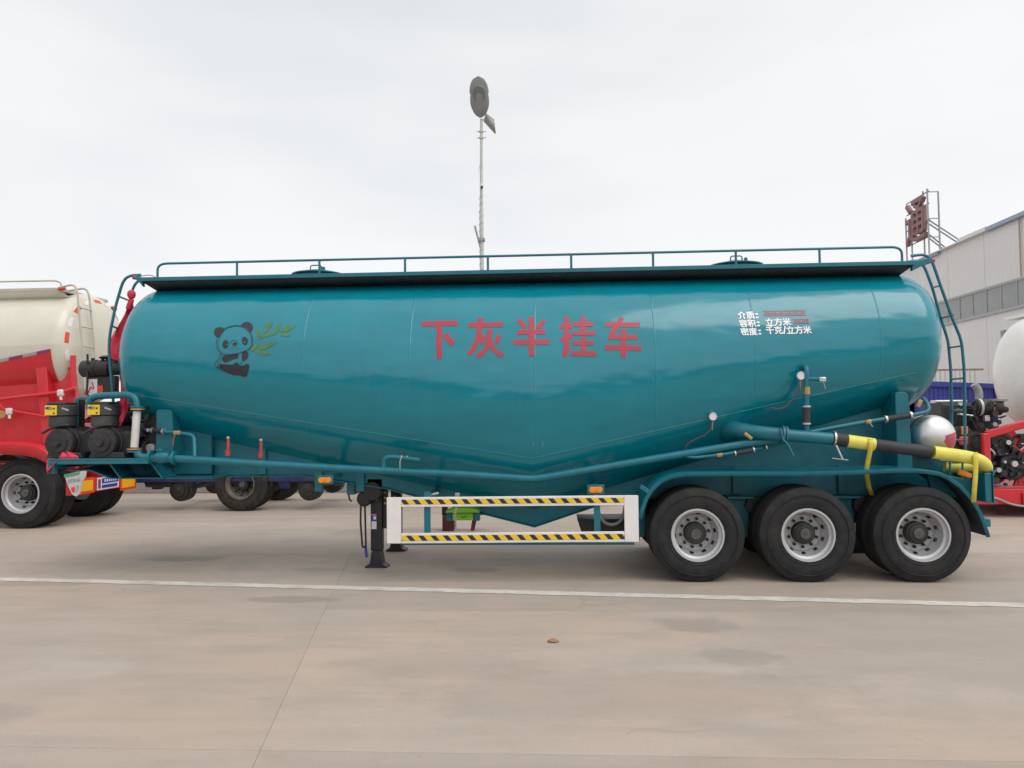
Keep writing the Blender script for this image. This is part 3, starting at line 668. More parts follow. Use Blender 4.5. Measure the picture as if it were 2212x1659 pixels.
# mudguard over the three wheels
mp_ = [at(*p, Y=0) for p in ((1379, 1120), (1384, 1098), (1394, 1072), (1408, 1052), (1426, 1036), (1450, 1026), (1482, 1021), (1600, 1020), (1730, 1020), (1850, 1017), (1930, 1013), (1965, 1013), (2000, 1015), (2030, 1020), (2051, 1029), (2078, 1048), (2102, 1074), (2118, 1100), (2130, 1128), (2140, 1159))]
for y0, y1 in ((.0, .66), (1.84, 2.5)):
    rows = [[Vector((p.x, y0, p.z - .045)), Vector((p.x, y0 - .004, p.z - .01)), Vector((p.x, y0 + .02, p.z)), Vector((p.x, y1 - .02, p.z)), Vector((p.x, y1, p.z - .04))] for p in mp_]
    # the folded lips keep square to the sheet
    for i, r in enumerate(rows):
        a, b = mp_[max(0, i - 1)], mp_[min(len(mp_) - 1, i + 1)]; t = (b - a).normalized(); n_ = Vector((t.z, 0, -t.x))
        if n_.z > 0: n_ = -n_
        if abs(n_.z) < .05: n_ = Vector((1, 0, 0)) if i < 5 else Vector((-1, 0, 0))
        r[0] = r[2] + Vector((0, -.02, 0)) + n_ * .045; r[4] = r[3] + Vector((0, .02, 0)) + n_ * .045; r[1] = r[2] + Vector((0, -.02, 0)) + n_ * .006
    MB().strip(rows).build('mudguard', M['teal_frame'], T, thick=.008, ang=50)
for y0, y1 in ((.0, .66), (1.84, 2.5)):
    q = []
    for i, p in enumerate(mp_):
        a, b = mp_[max(0, i - 1)], mp_[min(len(mp_) - 1, i + 1)]; t = (b - a).normalized(); n_ = Vector((t.z, 0, -t.x))
        q.append([Vector((p.x, y, p.z)) + n_ * .012 for y in (y0 + .025, y1 - .025)])
    MB().strip(q).build('mudguard_liner', M['undercoat'], T, thick=.004)  # added dark sheet: shade inside the mudguard put into its colour
e = mp_[-1]; MB().box(e.x - .17, e.x - .10, .25, .32, e.z - .03, e.z + .01).build('mudguard_clip', M['strap'], T)
p = at(1392, 1056, Y=.05); MB().obox(p, (.12, .12, .05), Matrix.Rotation(radians(35), 3, 'Y')).build('mudguard_bracket', M['teal_frame'], T, bev=.005)

# axles, suspension, wheels
WX = (1.62, 2.88, 4.17)
for x in WX:
    wheel(T, (x, .0, .545)); wheel(T, (x, .335, .545), full=False)
    wheel(T, (x, 2.5, .545), flip=True); wheel(T, (x, 2.165, .545), full=False, flip=True)
    MB().cyl((x, .3, .545), (x, 2.2, .545), .085, n=16).build('axle', M['black'], T)
    MB().cyl((x, .62, .545), (x, .78, .545), .21, n=24).build('brake_drum', M['black'], T)
    MB().prism([(x - .52, .62), (x - .5, .72), (x, .80), (x + .5, .72), (x + .52, .62), (x, .68)], .70, .79).build('leaf_spring', M['black'], T)
for x in (.98, 2.25, 3.53, 4.78):
    MB().prism([(x - .14, .90), (x + .14, .90), (x + .10, .42), (x - .10, .42)], .68, .80).build('spring_hanger', M['teal_frame'], T, bev=.006)
    MB().box(x - .16, x + .16, .55, .79, .905, .935).build('hanger_plate', M['teal_frame'], T, bev=.004)
for x in (2.42, 3.72): MB().cyl((x, .60, .82), (x, .74, .82), .10, n=16).build('brake_chamber', M['black'], T)

# rear end
MB().box(4.93, 5.01, .12, 2.40, .90, 1.24).build('rear_beam', M['teal_frame'], T, bev=.01)
MB().prism([(5.011, .90), (5.05, .88), (5.016, .95), (5.016, 1.20), (5.05, 1.27), (5.011, 1.25)], .10, 2.42).build('rear_channel', M['teal_frame'], T)
MB().box(4.90, 4.98, .12, 2.38, .62, .71).build('rear_bumper', M['teal_frame'], T, bev=.006)
for y in (.8, 1.62): MB().box(4.91, 4.97, y, y + .08, .71, .90).build('bumper_bracket', M['teal_frame'], T)
hr = MB()
for y in (.40, .52):
    a, b = at(2030, 995, Y=y), at(2125, 1002, Y=y); hr.tube([a, b], .012, 6)
for px in (2052, 2079): hr.cyl(at(px, 996, Y=.4), at(px, 1040, Y=.4), .012, n=6)
hr.build('hose_tray', M['teal_frame'], T)
MB().prism([(4.45, .95), (4.92, .92), (4.92, 1.14), (4.60, 1.20), (4.40, 1.22)], .36, .42).build('tray_side', M['teal_frame'], T, bev=.006)
o = MB().obox(at(2084, 1024, Y=.16), (.16, .05, .065), Matrix.Rotation(radians(19), 3, 'Y')).build('marker_lamp', M['amber'], T, bev=.02)

# amber side lamps on teal plates
for px, py, Y in ((702, 1037, .16), (1287, 1058, .04)):
    c = at(px, py, Y=Y)
    s = MB().box(c.x - .10, c.x + .10, Y, Y + .02, c.z - .055, c.z + .06).build('lamp_plate', M['teal_frame'], T, bev=.006)
    for d in (-.044, .044):
        MB().lathe([(.0, -.028), (.03, -.027), (.036, -.018), (.038, 0)], (c.x + d, Y, c.z), 'Y', 16).build('lamp_lens', M['amber'], s)
    MB().box(c.x - .05, c.x + .05, Y - .016, Y, c.z - .034, c.z + .034).build('lamp_body', M['amber'], s, bev=.01)
    MB().box(c.x - .03, c.x + .03, Y + .021, .80, c.z + .0, c.z + .04).build('lamp_arm', M['teal_frame'], s)

# side guard with hazard tape
gx0, gx1 = -2.035, .94
sg = MB().box(gx0, gx0 + .17, 0, .04, .455, 1.0).build('side_guard', M['white'], T, bev=.006)
MB().box(gx1 - .165, gx1, 0, .04, .472, 1.012).build('guard_end', M['white'], sg, bev=.006)
for z0, z1, sl in ((.455, .575, .017), (.885, 1.0, .012)):
    r_ = MB(); x0, x1 = gx0 + .171, gx1 - .166
    r_.add([(x0, .002, z0), (x1, .002, z0 + sl), (x1, .038, z0 + sl), (x0, .038, z0), (x0, .002, z1), (x1, .002, z1 + sl), (x1, .038, z1 + sl), (x0, .038, z1)], [(3, 2, 1, 0), (4, 5, 6, 7), (0, 1, 5, 4), (1, 2, 6, 5), (2, 3, 7, 6), (3, 0, 4, 7)])
    r_.build('guard_rail', M['white'], sg, bev=.006)
    zt0, zt1 = z0 + .032, z1 - .026
    MB().add([(x0 + .01, -.002, zt0), (x1 - .002, -.002, zt0 + sl), (x1 - .002, -.002, zt1 + sl), (x0 + .01, -.002, zt1)], [(0, 1, 2, 3)]).build('hazard_tape', M['hazard'], sg)
for px in (923, 1290):
    x = at(px, 1120, Y=.05).x; MB().box(x - .037, x + .037, .042, .07, .50, 1.06 if px < 1000 else 1.04).build('guard_post', M['teal_frame'], T, bev=.004)
    MB().box(x - .03, x + .03, .071, .80, .98, 1.03).build('guard_arm', M['teal_frame'], T, bev=.004)
MB().box(gx0 + .18, gx1 - .05, .045, .075, .43, .455).build('guard_strip', M['teal_frame'], T)
p = at(936, 1068, Y=.2); MB().obox(p, (.14, .06, .03), Matrix.Rotation(radians(-14), 3, 'Y')).build('clamp_block', M['clamp'], T, bev=.01)

# landing legs
def leg(y, nearside):
    x = -2.37; lg = MB().box(x - .075, x + .075, y, y + .13, .22, 1.12).build('landing_leg', M['black'], T, bev=.008)
    MB().box(x - .055, x + .055, y + .012, y + .118, .06, .22).build('inner_leg', M['black'], lg, bev=.004)
    MB().prism([(x - .145, .0), (x + .145, .0), (x + .145, .02), (x + .085, .05), (x + .055, .22), (x - .055, .22), (x - .085, .05), (x - .145, .02)], y - .03, y + .16).build('foot', M['black'], lg, bev=.006)
    if not nearside: return
    MB().box(x + .076, x + .145, y + .05, y + .075, .50, 1.13).build('mounting_flange', M['black'], lg, bev=.003)
    MB().box(x - .13, x + .075, y - .012, y + .0, .86, 1.14).build('cover_plate', M['black'], lg, bev=.01)
    MB().lathe([(.13, 0), (.13, -.07), (.115, -.09), (.0, -.092)], (x - .03, y - .012, 1.0), 'Y', 24).build('gearbox', M['black'], lg)
    MB().lathe([(.10, 0), (.10, -.07), (.08, -.09), (.0, -.092)], (x - .14, y + .0, .90), 'Y', 20).build('gearbox', M['black'], lg)
    b = MB()
    for k in range(5): b.cyl((x + .11, y + .05, .83 + .07 * k), (x + .11, y + .035, .83 + .07 * k), .017, n=6)
    for dx, dz in ((-.11, 1.12), (.03, 1.12), (.05, .99), (.02, .88), (-.09, .86)): b.cyl((x + dx, y - .012, dz), (x + dx, y - .03, dz), .011, n=6)
    b.build('bolt', M['brass'], lg)
    MB().tube(rnd([(x - .185, y - .06, .92), (x - .19, y - .07, .60), (x - .165, y - .07, .27), (x - .12, y - .07, .29), (x - .135, y - .06, .86)], .03), .013, 8).build('crank_handle', M['black'], lg)
    MB().cyl((x - .12, y - .03, .14), (x - .135, y - .03, .29), .018, n=8).build('blue_rod', M['blueplate'], lg)
    s = MB().box(x - .062, x + .004, y - .004, y - .001, .50, .60).build('sticker', M['sticker_white'], lg)
    MB().box(x - .062, x + .004, y - .004, y - .001, .601, .675).build('sticker', M['blueplate'], lg)
    MB().box(x - .062, x + .004, y - .004, y - .001, .676, .695).build('sticker', M['sticker_pink'], lg)
    MB().box(x - .035, x + .0, y - .006, y - .0045, .625, .665).build('sticker', M['sticker_white'], lg)
leg(.88, True); leg(2.10, False)
MB().box(-2.47, -2.27, .80, 1.70, 1.05, 1.16).build('leg_bracket', M['teal_frame'], T, bev=.006)
MB().cyl((-2.36, 1.0, .80), (-2.36, 2.1, .80), .022, n=10).build('leg_shaft', M['black'], T)

# pipework along the near side
TP = M['teal_frame']
def pipe(name, pts, r, Y=None, m=None, parent=None, rad=.08, n=10):
    pts = [at(p[0], p[1], Y=(p[2] if len(p) > 2 else Y)) for p in pts]
    return MB().tube(rnd(pts, rad), r, n).build(name, m or TP, parent or T)
def flange(px, py, Y, d, r=.075, t=.02, m=None, parent=None):
    c = at(px, py, Y=Y); d = Vector(d).normalized() * t; return MB().cyl(c - d, c + d, r, n=18).build('flange', m or TP, parent or T)
pipe('air_pipe', [(296, 975), (300, 987), (330, 990), (390, 991), (560, 1002), (700, 1010), (835, 1017), (1000, 1025), (1155, 1035), (1350, 1002), (1560, 967), (1660, 952), (1700, 948)], .048, .17, rad=.10, n=14)
for px, py in ((326, 987), (377, 989)): flange(px, py, .17, (1, 0, -.03), .085, .016)
MB().lathe([(.0, -.10), (.055, -.09), (.075, -.03), (.075, .03), (.055, .09), (.0, .1)], at(351, 988, Y=.17), 'X', 18).build('check_valve', TP, T)
c = at(346, 974, Y=.17); MB().lathe([(.045, -.07), (.045, .0), (.06, .004), (.06, .02), (.03, .022), (.03, .035), (0, .036)], c, 'Z', 16).build('valve_cap', TP, T)
for px, py in ((700, 1010), (948, 1022), (972, 1024), (1120, 1033), (1163, 1034)):
    flange(px, py, .17, (1, 0, -.06), .0505, .006)
pipe('outlet_pipe', [(193, 884, .30), (195, 856, .28), (292, 852, .26), (298, 884, .26)], .043, rad=.14, n=14)
flange(297, 884, .26, (0, 0, 1), .085, .010, M['brass']); flange(297, 879, .26, (0, 0, 1), .085, .010)
MB().cyl(at(296, 889, Y=.26), at(290, 967, Y=.22), .047, n=14).build('flexible_pipe', M['exhaust'], T)
flange(290, 970, .22, (0, 0, 1), .085, .010, M['brass']); flange(290, 975, .22, (0, 0, 1), .085, .010)
pipe('feed_pipe', [(310, 929, .5), (352, 932, .36), (400, 937, .3), (420, 941, .3), (421, 992, .18)], .026, rad=.09)
MB().cyl(at(333, 930.5, Y=.43), at(353, 932, Y=.36), .034, n=12).build('rubber_sleeve', M['hose_black'], T)
for p in ((331, 930, .44), (354, 932, .36)): flange(*p, (1, -.3, 0), .042, .010, M['clamp'])
o = MB().obox(at(383, 935, Y=.31), (.09, .06, .055), Matrix.Identity(3)).build('ball_valve', M['brass'], T, bev=.012)
MB().tube([at(379, 938, Y=.27), at(375, 947, Y=.25), at(374, 963, Y=.25)], .008, 6).build('valve_handle', M['redhandle'], o)
for px in (493, 564):
    py = 997 if px < 500 else 1002
    s = MB().cyl(at(px, py, Y=.2), at(px - 1, py - 20, Y=.2), .02, n=8).build('valve_stem', TP, T)
    MB().cyl(at(px - 1, py - 13, Y=.2), at(px - 1, py - 25, Y=.2), .034, n=10).build('valve_body', M['redhandle'], s)
    MB().obox(at(px, py - 39, Y=.18), (.035, .02, .17), Matrix.Identity(3)).build('valve_handle', M['redhandle'], s, bev=.006)
    MB().cyl(at(px, py - 54, Y=.18), at(px, py - 50, Y=.18), .02, n=8).build('handle_tip', M['clamp'], s)
pipe('branch_pipe', [(829, 1016, .17), (829, 985, .17), (870, 989, .15), (908, 994, .12)], .030, rad=.11)
for px in (868, 880): flange(px, 988.5 + (px - 868) * .1, .15, (1, 0, -.1), .034, .005, M['clamp'])
MB().tube([at(866, 990, Y=.11), at(864, 997, Y=.09), at(864, 1013, Y=.09)], .008, 6).build('valve_handle', M['steel_grey'], T)
# discharge pipe out of the hopper
dpipe = [at(1560, 928, Y=.75), at(1590, 929, Y=.30), at(1640, 934, Y=.12), at(1690, 939, Y=.08), at(1798, 948, Y=.06)]
MB().tube(rnd(dpipe[:4], .15), [.16, .15, .13, .11, .10, .095, .09, .086, .083, .082, .081, .08, .08, .08][:len(rnd(dpipe[:4], .15))], 18).build('discharge_pipe', TP, T)
MB().tube(dpipe[3:], .072, 18).build('discharge_pipe', TP, T)
flange(1690, 939, .08, (1, 0, -.09), .105, .014); flange(1697, 940, .08, (1, 0, -.09), .105, .012)
MB().tube([at(1684, 925, Y=-.02), at(1692, 950, Y=-.02), at(1702, 960, Y=-.02), at(1714, 985, Y=-.02)], .014, 8).build('valve_lever', TP, T)
pipe('air_pipe', [(1712, 941, .12), (1790, 926, .16), (1860, 913, .2), (1920, 904, .24), (1985, 894, .28), (2006, 889, .3), (2005, 874, .34), (1994, 860, .42)], .026, rad=.07)
MB().cyl(at(1915, 905, Y=.235), at(1965, 897, Y=.265), .036, n=12).build('rubber_sleeve', M['hose_black'], T)
for p in ((1913, 905.5, .235), (1966, 896.5, .265)): flange(*p, (1, .1, .15), .045, .012, M['clamp'])
o = MB().obox(at(1875, 911, Y=.2), (.07, .06, .05), Matrix.Rotation(radians(-9), 3, 'Y')).build('ball_valve', M['brass'], T, bev=.012)
MB().tube([at(1878, 913, Y=.16), at(1885, 922, Y=.15)], .007, 6).build('valve_handle', M['steel_grey'], o)
MB().obox(at(1985, 872, Y=.36), (.05, .05, .10), Matrix.Rotation(radians(25), 3, 'Y')).build('ball_valve', M['brass'], T, bev=.01)
# second aeration line
pipe('air_pipe', [(1476, 985, .17), (1500, 989, .13), (1560, 982, .12), (1620, 973, .12), (1690, 957, .3)], .02, rad=.06)
MB().cyl(at(1590, 979, Y=.12), at(1626, 972, Y=.12), .028, n=10).build('rubber_sleeve', M['hose_black'], T)
for p in ((1588, 979.5, .12), (1628, 971.5, .12), (1655, 966, .17)): flange(*p, (1, 0, .18), .034, .008, M['clamp'])
MB().obox(at(1554, 983, Y=.12), (.07, .05, .045), Matrix.Rotation(radians(-8), 3, 'Y')).build('ball_valve', M['brass'], T, bev=.01)
MB().obox(at(1616, 942, Y=.06), (.11, .04, .04), Matrix.Rotation(radians(38), 3, 'Y')).build('ball_valve', M['brass'], T, bev=.01)
# riser with pressure gauges
pipe('riser_pipe', [(1742, 932, .12), (1742, 804, .10), (1742, 795, .12), (1737, 793, .2), (1731, 800, .32)], .032, rad=.07, n=12)
MB().cyl(at(1742, 912, Y=.115), at(1742, 880, Y=.11), .043, n=12).build('rubber_sleeve', M['hose_black'], T)
for py in (915, 878): flange(1742, py, .11, (0, 0, 1), .05, .010, M['clamp'])
MB().cyl(at(1743, 852, Y=.105), at(1743, 836, Y=.105), .038, n=8).build('ball_valve', M['brass'], T)
pipe('branch_pipe', [(1744, 818, .10), (1770, 819, .08)], .022)
o = MB().obox(at(1776, 820, Y=.07), (.08, .06, .06), Matrix.Identity(3)).build('ball_valve', M['clamp'], T, bev=.012)
MB().tube([at(1778, 824, Y=.03), at(1783, 840, Y=.03)], .007, 6).build('valve_handle', M['steel_grey'], o)
for px, py, Y, tail in ((1730, 812, .10, ((1727, 840), (1722, 850), (1712, 864), (1695, 881), (1678, 884), (1666, 880))), (1540, 900, .22, ((1534, 928), (1526, 938), (1500, 950), (1483, 960), (1480, 974)))):
    c = at(px, py, Y=Y); gq = MB().lathe([(.0, .03), (.045, .03), (.05, .02), (.05, -.01), (.044, -.016), (.042, -.011)], c, 'Y', 22).build('pressure_gauge', M['clamp'], T)
    MB().lathe([(.0, -.011), (.042, -.011)], c, 'Y', 22).build('gauge_face', M['sticker_white'], gq)
    MB().cyl(c + Vector((0, .015, -.05)), c + Vector((-.01, .02, -.16)), .008, n=8).build('gauge_stem', M['brass'], gq)
    MB().tube(rnd([at(px - 3, py + 22, Y=Y)] + [at(u, v, Y=Y + .0) for u, v in tail], .05), .007, 6).build('gauge_hose', M['thinhose'], gq)
# polished air receiver behind the hose
c = at(2016, 943, Y=.66); r_ = .262
ar = MB().lathe([(r_ * sin(a), -.17 * cos(a)) for a in [pi / 2 * i / 12 for i in range(13)]] + [(r_, .9), (0, .9)], c, 'Y', 44).build('air_receiver', M['silver'], T, ang=60)
MB().lathe([(r_ + .001, .05), (r_ + .009, .055), (r_ + .009, .085), (r_ + .001, .09)], c, 'Y', 44).build('receiver_band', M['hose_black'], ar)  # added black ring: the receiver's shaded edge put in as colour
rows = []
for i in range(9):
    q = .07 + .16 * i / 8
    rows.append([c + Vector((q * cos(f), -.17 * sqrt(1 - (q / r_) ** 2) - .003, q * sin(f))) for f in [.25 - 1.15 * j / 8 for j in range(9)]])
MB().strip(rows).build('red_label', mat('faded_red_label', (.42, .06, .09), .35, var=.3, scale=40), ar)

# equipment on the front platform
def compressor(px, first):
    c = at(px, 958, Y=.19); x = c.x
    cp = MB().cyl((x, .22, 1.675), (x, .85, 1.675), .185, n=28)
    cp.lathe([(.185, .22), (.175, .19), (.12, .185), (.115, .165), (.05, .16), (.045, .13), (0, .128)], (x, 0, 1.675), 'Y', 28)
    for k in range(7): cp.lathe([(.186, .3 + .07 * k), (.205, .305 + .07 * k), (.205, .325 + .07 * k), (.186, .33 + .07 * k)], (x, 0, 1.675), 'Y', 28)
    o = cp.build('air_compressor', M['engine'], T)
    MB().cyl((x, .16, 1.675), (x, .125, 1.675), .035, n=14).build('shaft_cap', M['hub'], o)
    MB().prism([(x - .17, 1.484), (x + .3, 1.484), (x + .27, 1.55), (x + .12, 1.56), (x - .14, 1.56)], .2, .8).build('mounting_foot', M['engine'], o, bev=.008)
    MB().box(x + .12, x + .34, .32, .8, 1.53, 1.82).build('crankcase', M['engine'], o, bev=.03)
    MB().tube(rnd([(x - .23, .22, 1.80), (x - .13, .22, 1.86), (x, .22, 1.90), (x + .1, .25, 1.9)], .08), .018, 8).build('air_line', M['engine'], o)
    MB().cyl((x - .05, .36, 1.80), (x - .05, .36, 1.885), .07, .12, n=20).build('filter_neck', M['engine'], o)
    plan = [(x - .20, .30), (x - .19, .23), (x - .14, .20), (x - .03, .20), (x + .05, .26), (x + .10, .34), (x + .10, .44), (x + .04, .52), (x - .13, .52), (x - .19, .46)]
    d = MB().zprism([(lerp(x - .05, a, .90), lerp(.36, b, .90)) for a, b in plan], 1.88, 2.015).zprism(plan, 2.016, 2.155).build('air_filter', M['drum_plastic'], o, bev=.012)
    MB().zprism([(min(a, x + .045), b) for a, b in plan], 2.156, 2.19).build('filter_lid', M['lid_rust'], d, bev=.008)
    lb = MB().box(x - .185, x - .03, .192, .198, 2.025, 2.15).build('filter_label', M['sticker_yellow'], d)
    MB().prism(ell(x - .137, 2.115, .042, .017, n=14), .188, .1915).build('filter_label', M['blueplate'], d)
    MB().prism(ell(x - .11, 2.113, .022, .015, n=14), .186, .1875).build('filter_label', M['brass'], d)
    for dz, wd in ((2.108, .024), (2.05, .02)): MB().obox((x - .065, .190, dz), (wd, .003, .018), Matrix.Rotation(-.35, 3, 'Y')).build('filter_label', M['black'], d)
    MB().obox((x + .045, .245, 2.10), (.08, .006, .022), Matrix.Rotation(.42, 3, 'Y') @ Matrix.Rotation(0.5, 3, 'Z')).build('filter_clip', M['clamp'], d)
compressor(126, True); compressor(219, False)
# diesel engine behind them
en = MB().box(-6.15, -5.35, 1.02, 1.75, 1.62, 2.08).build('diesel_engine', M['engine'], T, bev=.03)
MB().box(-6.05, -5.4, 1.1, 1.65, 2.081, 2.22).build('cylinder_head', M['engine'], en, bev=.03)
MB().box(-6.2, -5.25, 1.05, 1.2, 1.484, 1.62).build('engine_mount', M['engine'], en, bev=.01)
MB().box(-5.62, -5.30, .92, 1.01, 1.60, 2.25).build('radiator', M['black'], en, bev=.01)
for k in range(6): MB().cyl((-6.05 + .13 * k, 1.01, 1.95), (-6.05 + .13 * k, .95, 1.95), .045, n=12).build('injector', M['engine'], en)
MB().lathe([(.0, -.03), (.16, -.025), (.165, .0), (.15, .02), (.15, .05), (.0, .05)], (-5.72, .99, 1.80), 'Y', 26).build('pulley', M['engine'], en)
a, b = at(178, 797, Y=1.0), at(262, 798, Y=1.0)
ac = MB().lathe([(.0, 0), (.10, .005), (.115, .02), (.115, .18), (.122, .185), (.122, .22), (.115, .225), (.115, .40), (.09, .42), (.09, .60)], a, 'X', 26).build('air_cleaner', M['black'], en)
MB().box(a.x + .1, a.x + .5, .95, 1.05, a.z - .40, a.z - .10).build('cleaner_stand', M['engine'], ac, bev=.02)
for px, py in ((201, 780), (222, 779)):
    q = at(px, py, Y=1.0); MB().cyl(q + Vector((0, 0, -.03)), q + Vector((0, 0, .04)), .025, n=10).build('cleaner_port', M['black'], ac)
q = at(233, 777, Y=1.05); MB().lathe([(.03, -.1), (.03, .01), (.10, .015), (.115, .03), (.07, .055), (.0, .06)], q, 'Z', 20).build('rain_cap', M['black'], en)
MB().tube(rnd([at(189, 765, Y=.9), at(189, 826, Y=.9), at(187, 850, Y=.9), at(196, 862, Y=.9)], .05), .014, 8).build('exhaust_rod', M['black'], en)
MB().tube(rnd([at(208, 902, Y=.88), at(244, 904, Y=.88), at(268, 920, Y=.88), at(262, 948, Y=.88)], .09), .03, 10).build('coolant_hose', M['hose_black'], en)
MB().box(-5.30, -5.12, .5, 1.5, 1.484, 2.02).build('battery_box', M['black'], T, bev=.01)
c = at(200, 838, Y=.95); MB().box(c.x - .07, c.x + .07, .94, .96, c.z - .12, c.z + .12).build('notice_plate', M['sticker_white'], T)
MB().tube(rnd([(c.x - .05, .937, c.z - .06), (c.x - .02, .937, c.z + .02), (c.x + .03, .937, c.z - .02), (c.x + .0, .937, c.z + .08)], .03), .008, 5).build('notice_print', M['marker_red'], T)
MB().box(c.x + .075, c.x + .15, .94, .97, c.z - .10, c.z + .03).build('notice_plate', M['marker_red'], T)
o = MB().box(*(lambda a, b: (a.x, b.x, .60, .66, b.z, a.z))(at(160, 860, Y=.6), at(168, 950, Y=.6))).build('equipment_bracket', M['teal_frame'], T, bev=.004)
MB().box(*(lambda a, b: (a.x, b.x, .60, .66, b.z, a.z))(at(168.5, 858, Y=.6), at(200, 863, Y=.6))).build('bracket_top', M['teal_frame'], o, bev=.003)
MB().box(at(169, 860, Y=.6).x, at(180, 860, Y=.6).x, .62, .64, at(170, 935, Y=.6).z, at(170, 864, Y=.6).z).build('bracket_plate', M['black'], o)
def fittings(parent, lo, hi, n, seed):              # small pipes, bolts and housings too small to tell apart
    rg = random.Random(seed); mbs = [MB(), MB()]
    for i in range(n):
        p = Vector([rg.uniform(lo[k], hi[k]) for k in range(3)]); m_ = mbs[0 if rg.random() < .84 else 1]; u = rg.random()
        if u < .45: m_.obox(p, (rg.uniform(.03, .12), rg.uniform(.03, .08), rg.uniform(.03, .12)), Matrix.Rotation(rg.uniform(-.5, .5), 3, 'Y'))
        elif u < .75: m_.cyl(p, p + Vector((0, -rg.uniform(.03, .09), 0)), rg.uniform(.02, .06), n=12)
        else: m_.tube(rnd([p, p + Vector((rg.uniform(-.15, .15), -.03, rg.uniform(.02, .12))), p + Vector((rg.uniform(-.2, .2), 0, rg.uniform(-.2, .2)))], .04), rg.uniform(.008, .018), 6)
    for m_, mm in zip(mbs, ('engine', 'clamp')):
        if m_.v: tag(m_.build('engine_fittings', M[mm], parent), kind='stuff')
fittings(T, (-6.1, .80, 1.52), (-5.25, 1.0, 2.15), 60, 3); fittings(T, (-6.25, .35, 1.50), (-5.35, .75, 1.62), 26, 5); fittings(T, (-5.34, .42, 1.50), (-5.14, .50, 2.0), 16, 8)
# box and drooping air hose seen through the side guard
MB().prism([(p.x, p.z) for p in (at(1247, 1122, Y=.95), at(1382, 1121, Y=.95), at(1382, 1168, Y=.95), at(1262, 1168, Y=.95))], .95, 1.5).build('storage_box', M['black'], T, bev=.006)
MB().box(at(1352, 1080, Y=.9).x, at(1392, 1080, Y=.9).x, .90, 1.2, .50, 1.0).build('reservoir_stand', M['black'], T, bev=.01)  # added black block for the dark wheel and mudguard interior
pipe('air_hose', [(1287, 1085, .92), (1297, 1118, .85), (1308, 1131, .85), (1322, 1134, .85), (1336, 1130, .85), (1346, 1119, .85), (1352, 1085, .92)], .022, m=M['steel_grey'], rad=.06)
a, b = at(962, 1099, Y=.62), at(1037, 1124, Y=.62); xm = (a.x + b.x) / 2; hw = (b.x - a.x) / 2; h_ = a.z - b.z
GB = MB().box(xm - hw * .6, xm + hw * .6, .62, .78, b.z, a.z - h_ * .36).build('box', M['green'], T, bev=.006); GB['label'] = 'lime green box with a flared lid hanging behind the side guard'
MB().prism([(xm - hw, a.z - h_ * .33), (xm - hw + .02, a.z - h_ * .1), (xm - .08, a.z + .012), (xm + .1, a.z + .012), (xm + hw - .02, a.z - h_ * .1), (xm + hw, a.z - h_ * .33)], .59, .79).build('lid', M['green'], GB, bev=.006)
for s_ in (-1, 1): MB().box(xm + s_ * hw * .8 - .035, xm + s_ * hw * .8 + .035, .64, .76, b.z - .01, a.z - h_ * .35).build('side_bracket', M['teal_frame'], GB, bev=.006)
MB().tube(rnd([(xm - .02, .612, b.z + .045), (xm + .015, .612, b.z + .04), (xm + .05, .612, b.z + .048)], .02), .004, 6).build('handle', M['black'], GB)
# scratches in the paint
for px, y0, y1 in ((1172, 952, 964), (1152, 955, 962)):
    a, c = on_tank(px, y1), on_tank(px + .9, y0); decal(poly_bm([[(a[0], a[1]), (c[0], a[1]), (c[0] - .002, c[1]), (a[0] + .002, c[1])]]), 'paint_scratch', M['tape_grey'], e=.003)

# ------------------------------------------------------------------ discharge hose lying along the rear
hp = [at(1797, 947, Y=.06), at(1850, 955, Y=.06), at(1935, 967, Y=.06), at(2010, 976, Y=.06), at(2070, 984, Y=.06), at(2105, 990, Y=.08), at(2126, 1000, Y=.14), at(2131, 1012, Y=.24), at(2124, 1016, Y=.42), at(2095, 1012, Y=.55), at(2040, 1006, Y=.60)]
H = thing('discharge_hose', 'black and yellow discharge hose strapped above the teal mudguard', 'hose', (3.3, .06, 1.3))
path = rnd(hp, .12, 4)
def hose_seg(x0, x1, m, r, name, pts):
    q = [p for p in pts if x0 <= p.x <= x1]
    def ip(x):
        for i in range(len(pts) - 1):
            if pts[i].x <= x <= pts[i + 1].x: return pts[i].lerp(pts[i + 1], (x - pts[i].x) / max(1e-6, pts[i + 1].x - pts[i].x))
        return pts[-1]
    return MB().tube([ip(x0 + 1e-4)] + q + [ip(x1 - 1e-4)], r, 18).build(name, m, H)
out_ = []
for p in path:
    if out_ and p.x <= out_[-1].x: break
    out_.append(p)
xs = [out_[0].x, at(1829, 953, Y=.06).x, at(1888, 960, Y=.06).x, at(2010, 976, Y=.06).x]
hose_seg(xs[0], xs[1], M['hose_black'], .080, 'hose_section', out_); hose_seg(xs[1], xs[2], M['hose_yellow'], .074, 'hose_section', out_)
hose_seg(xs[2], xs[3], M['hose_black'], .070, 'hose_section', out_)
i0 = next(i for i, p in enumerate(path) if p.x > xs[3])
MB().tube([path[i0 - 1].lerp(path[i0], .5)] + path[i0:], .074, 18).build('hose_section', M['hose_yellow'], H)
flange(1801, 947.5, .06, (1, 0, -.1), .086, .010, M['clamp'], H)
MB().tube([at(1806, 962, Y=-.03), at(1812, 975, Y=-.04), at(1820, 992, Y=-.04)], .012, 8).build('coupling_lever', M['clamp'], H)
MB().tube([at(1797, 990, Y=-.04), at(1832, 994, Y=-.04)], .008, 8).build('lever_bar', M['steel_grey'], H)
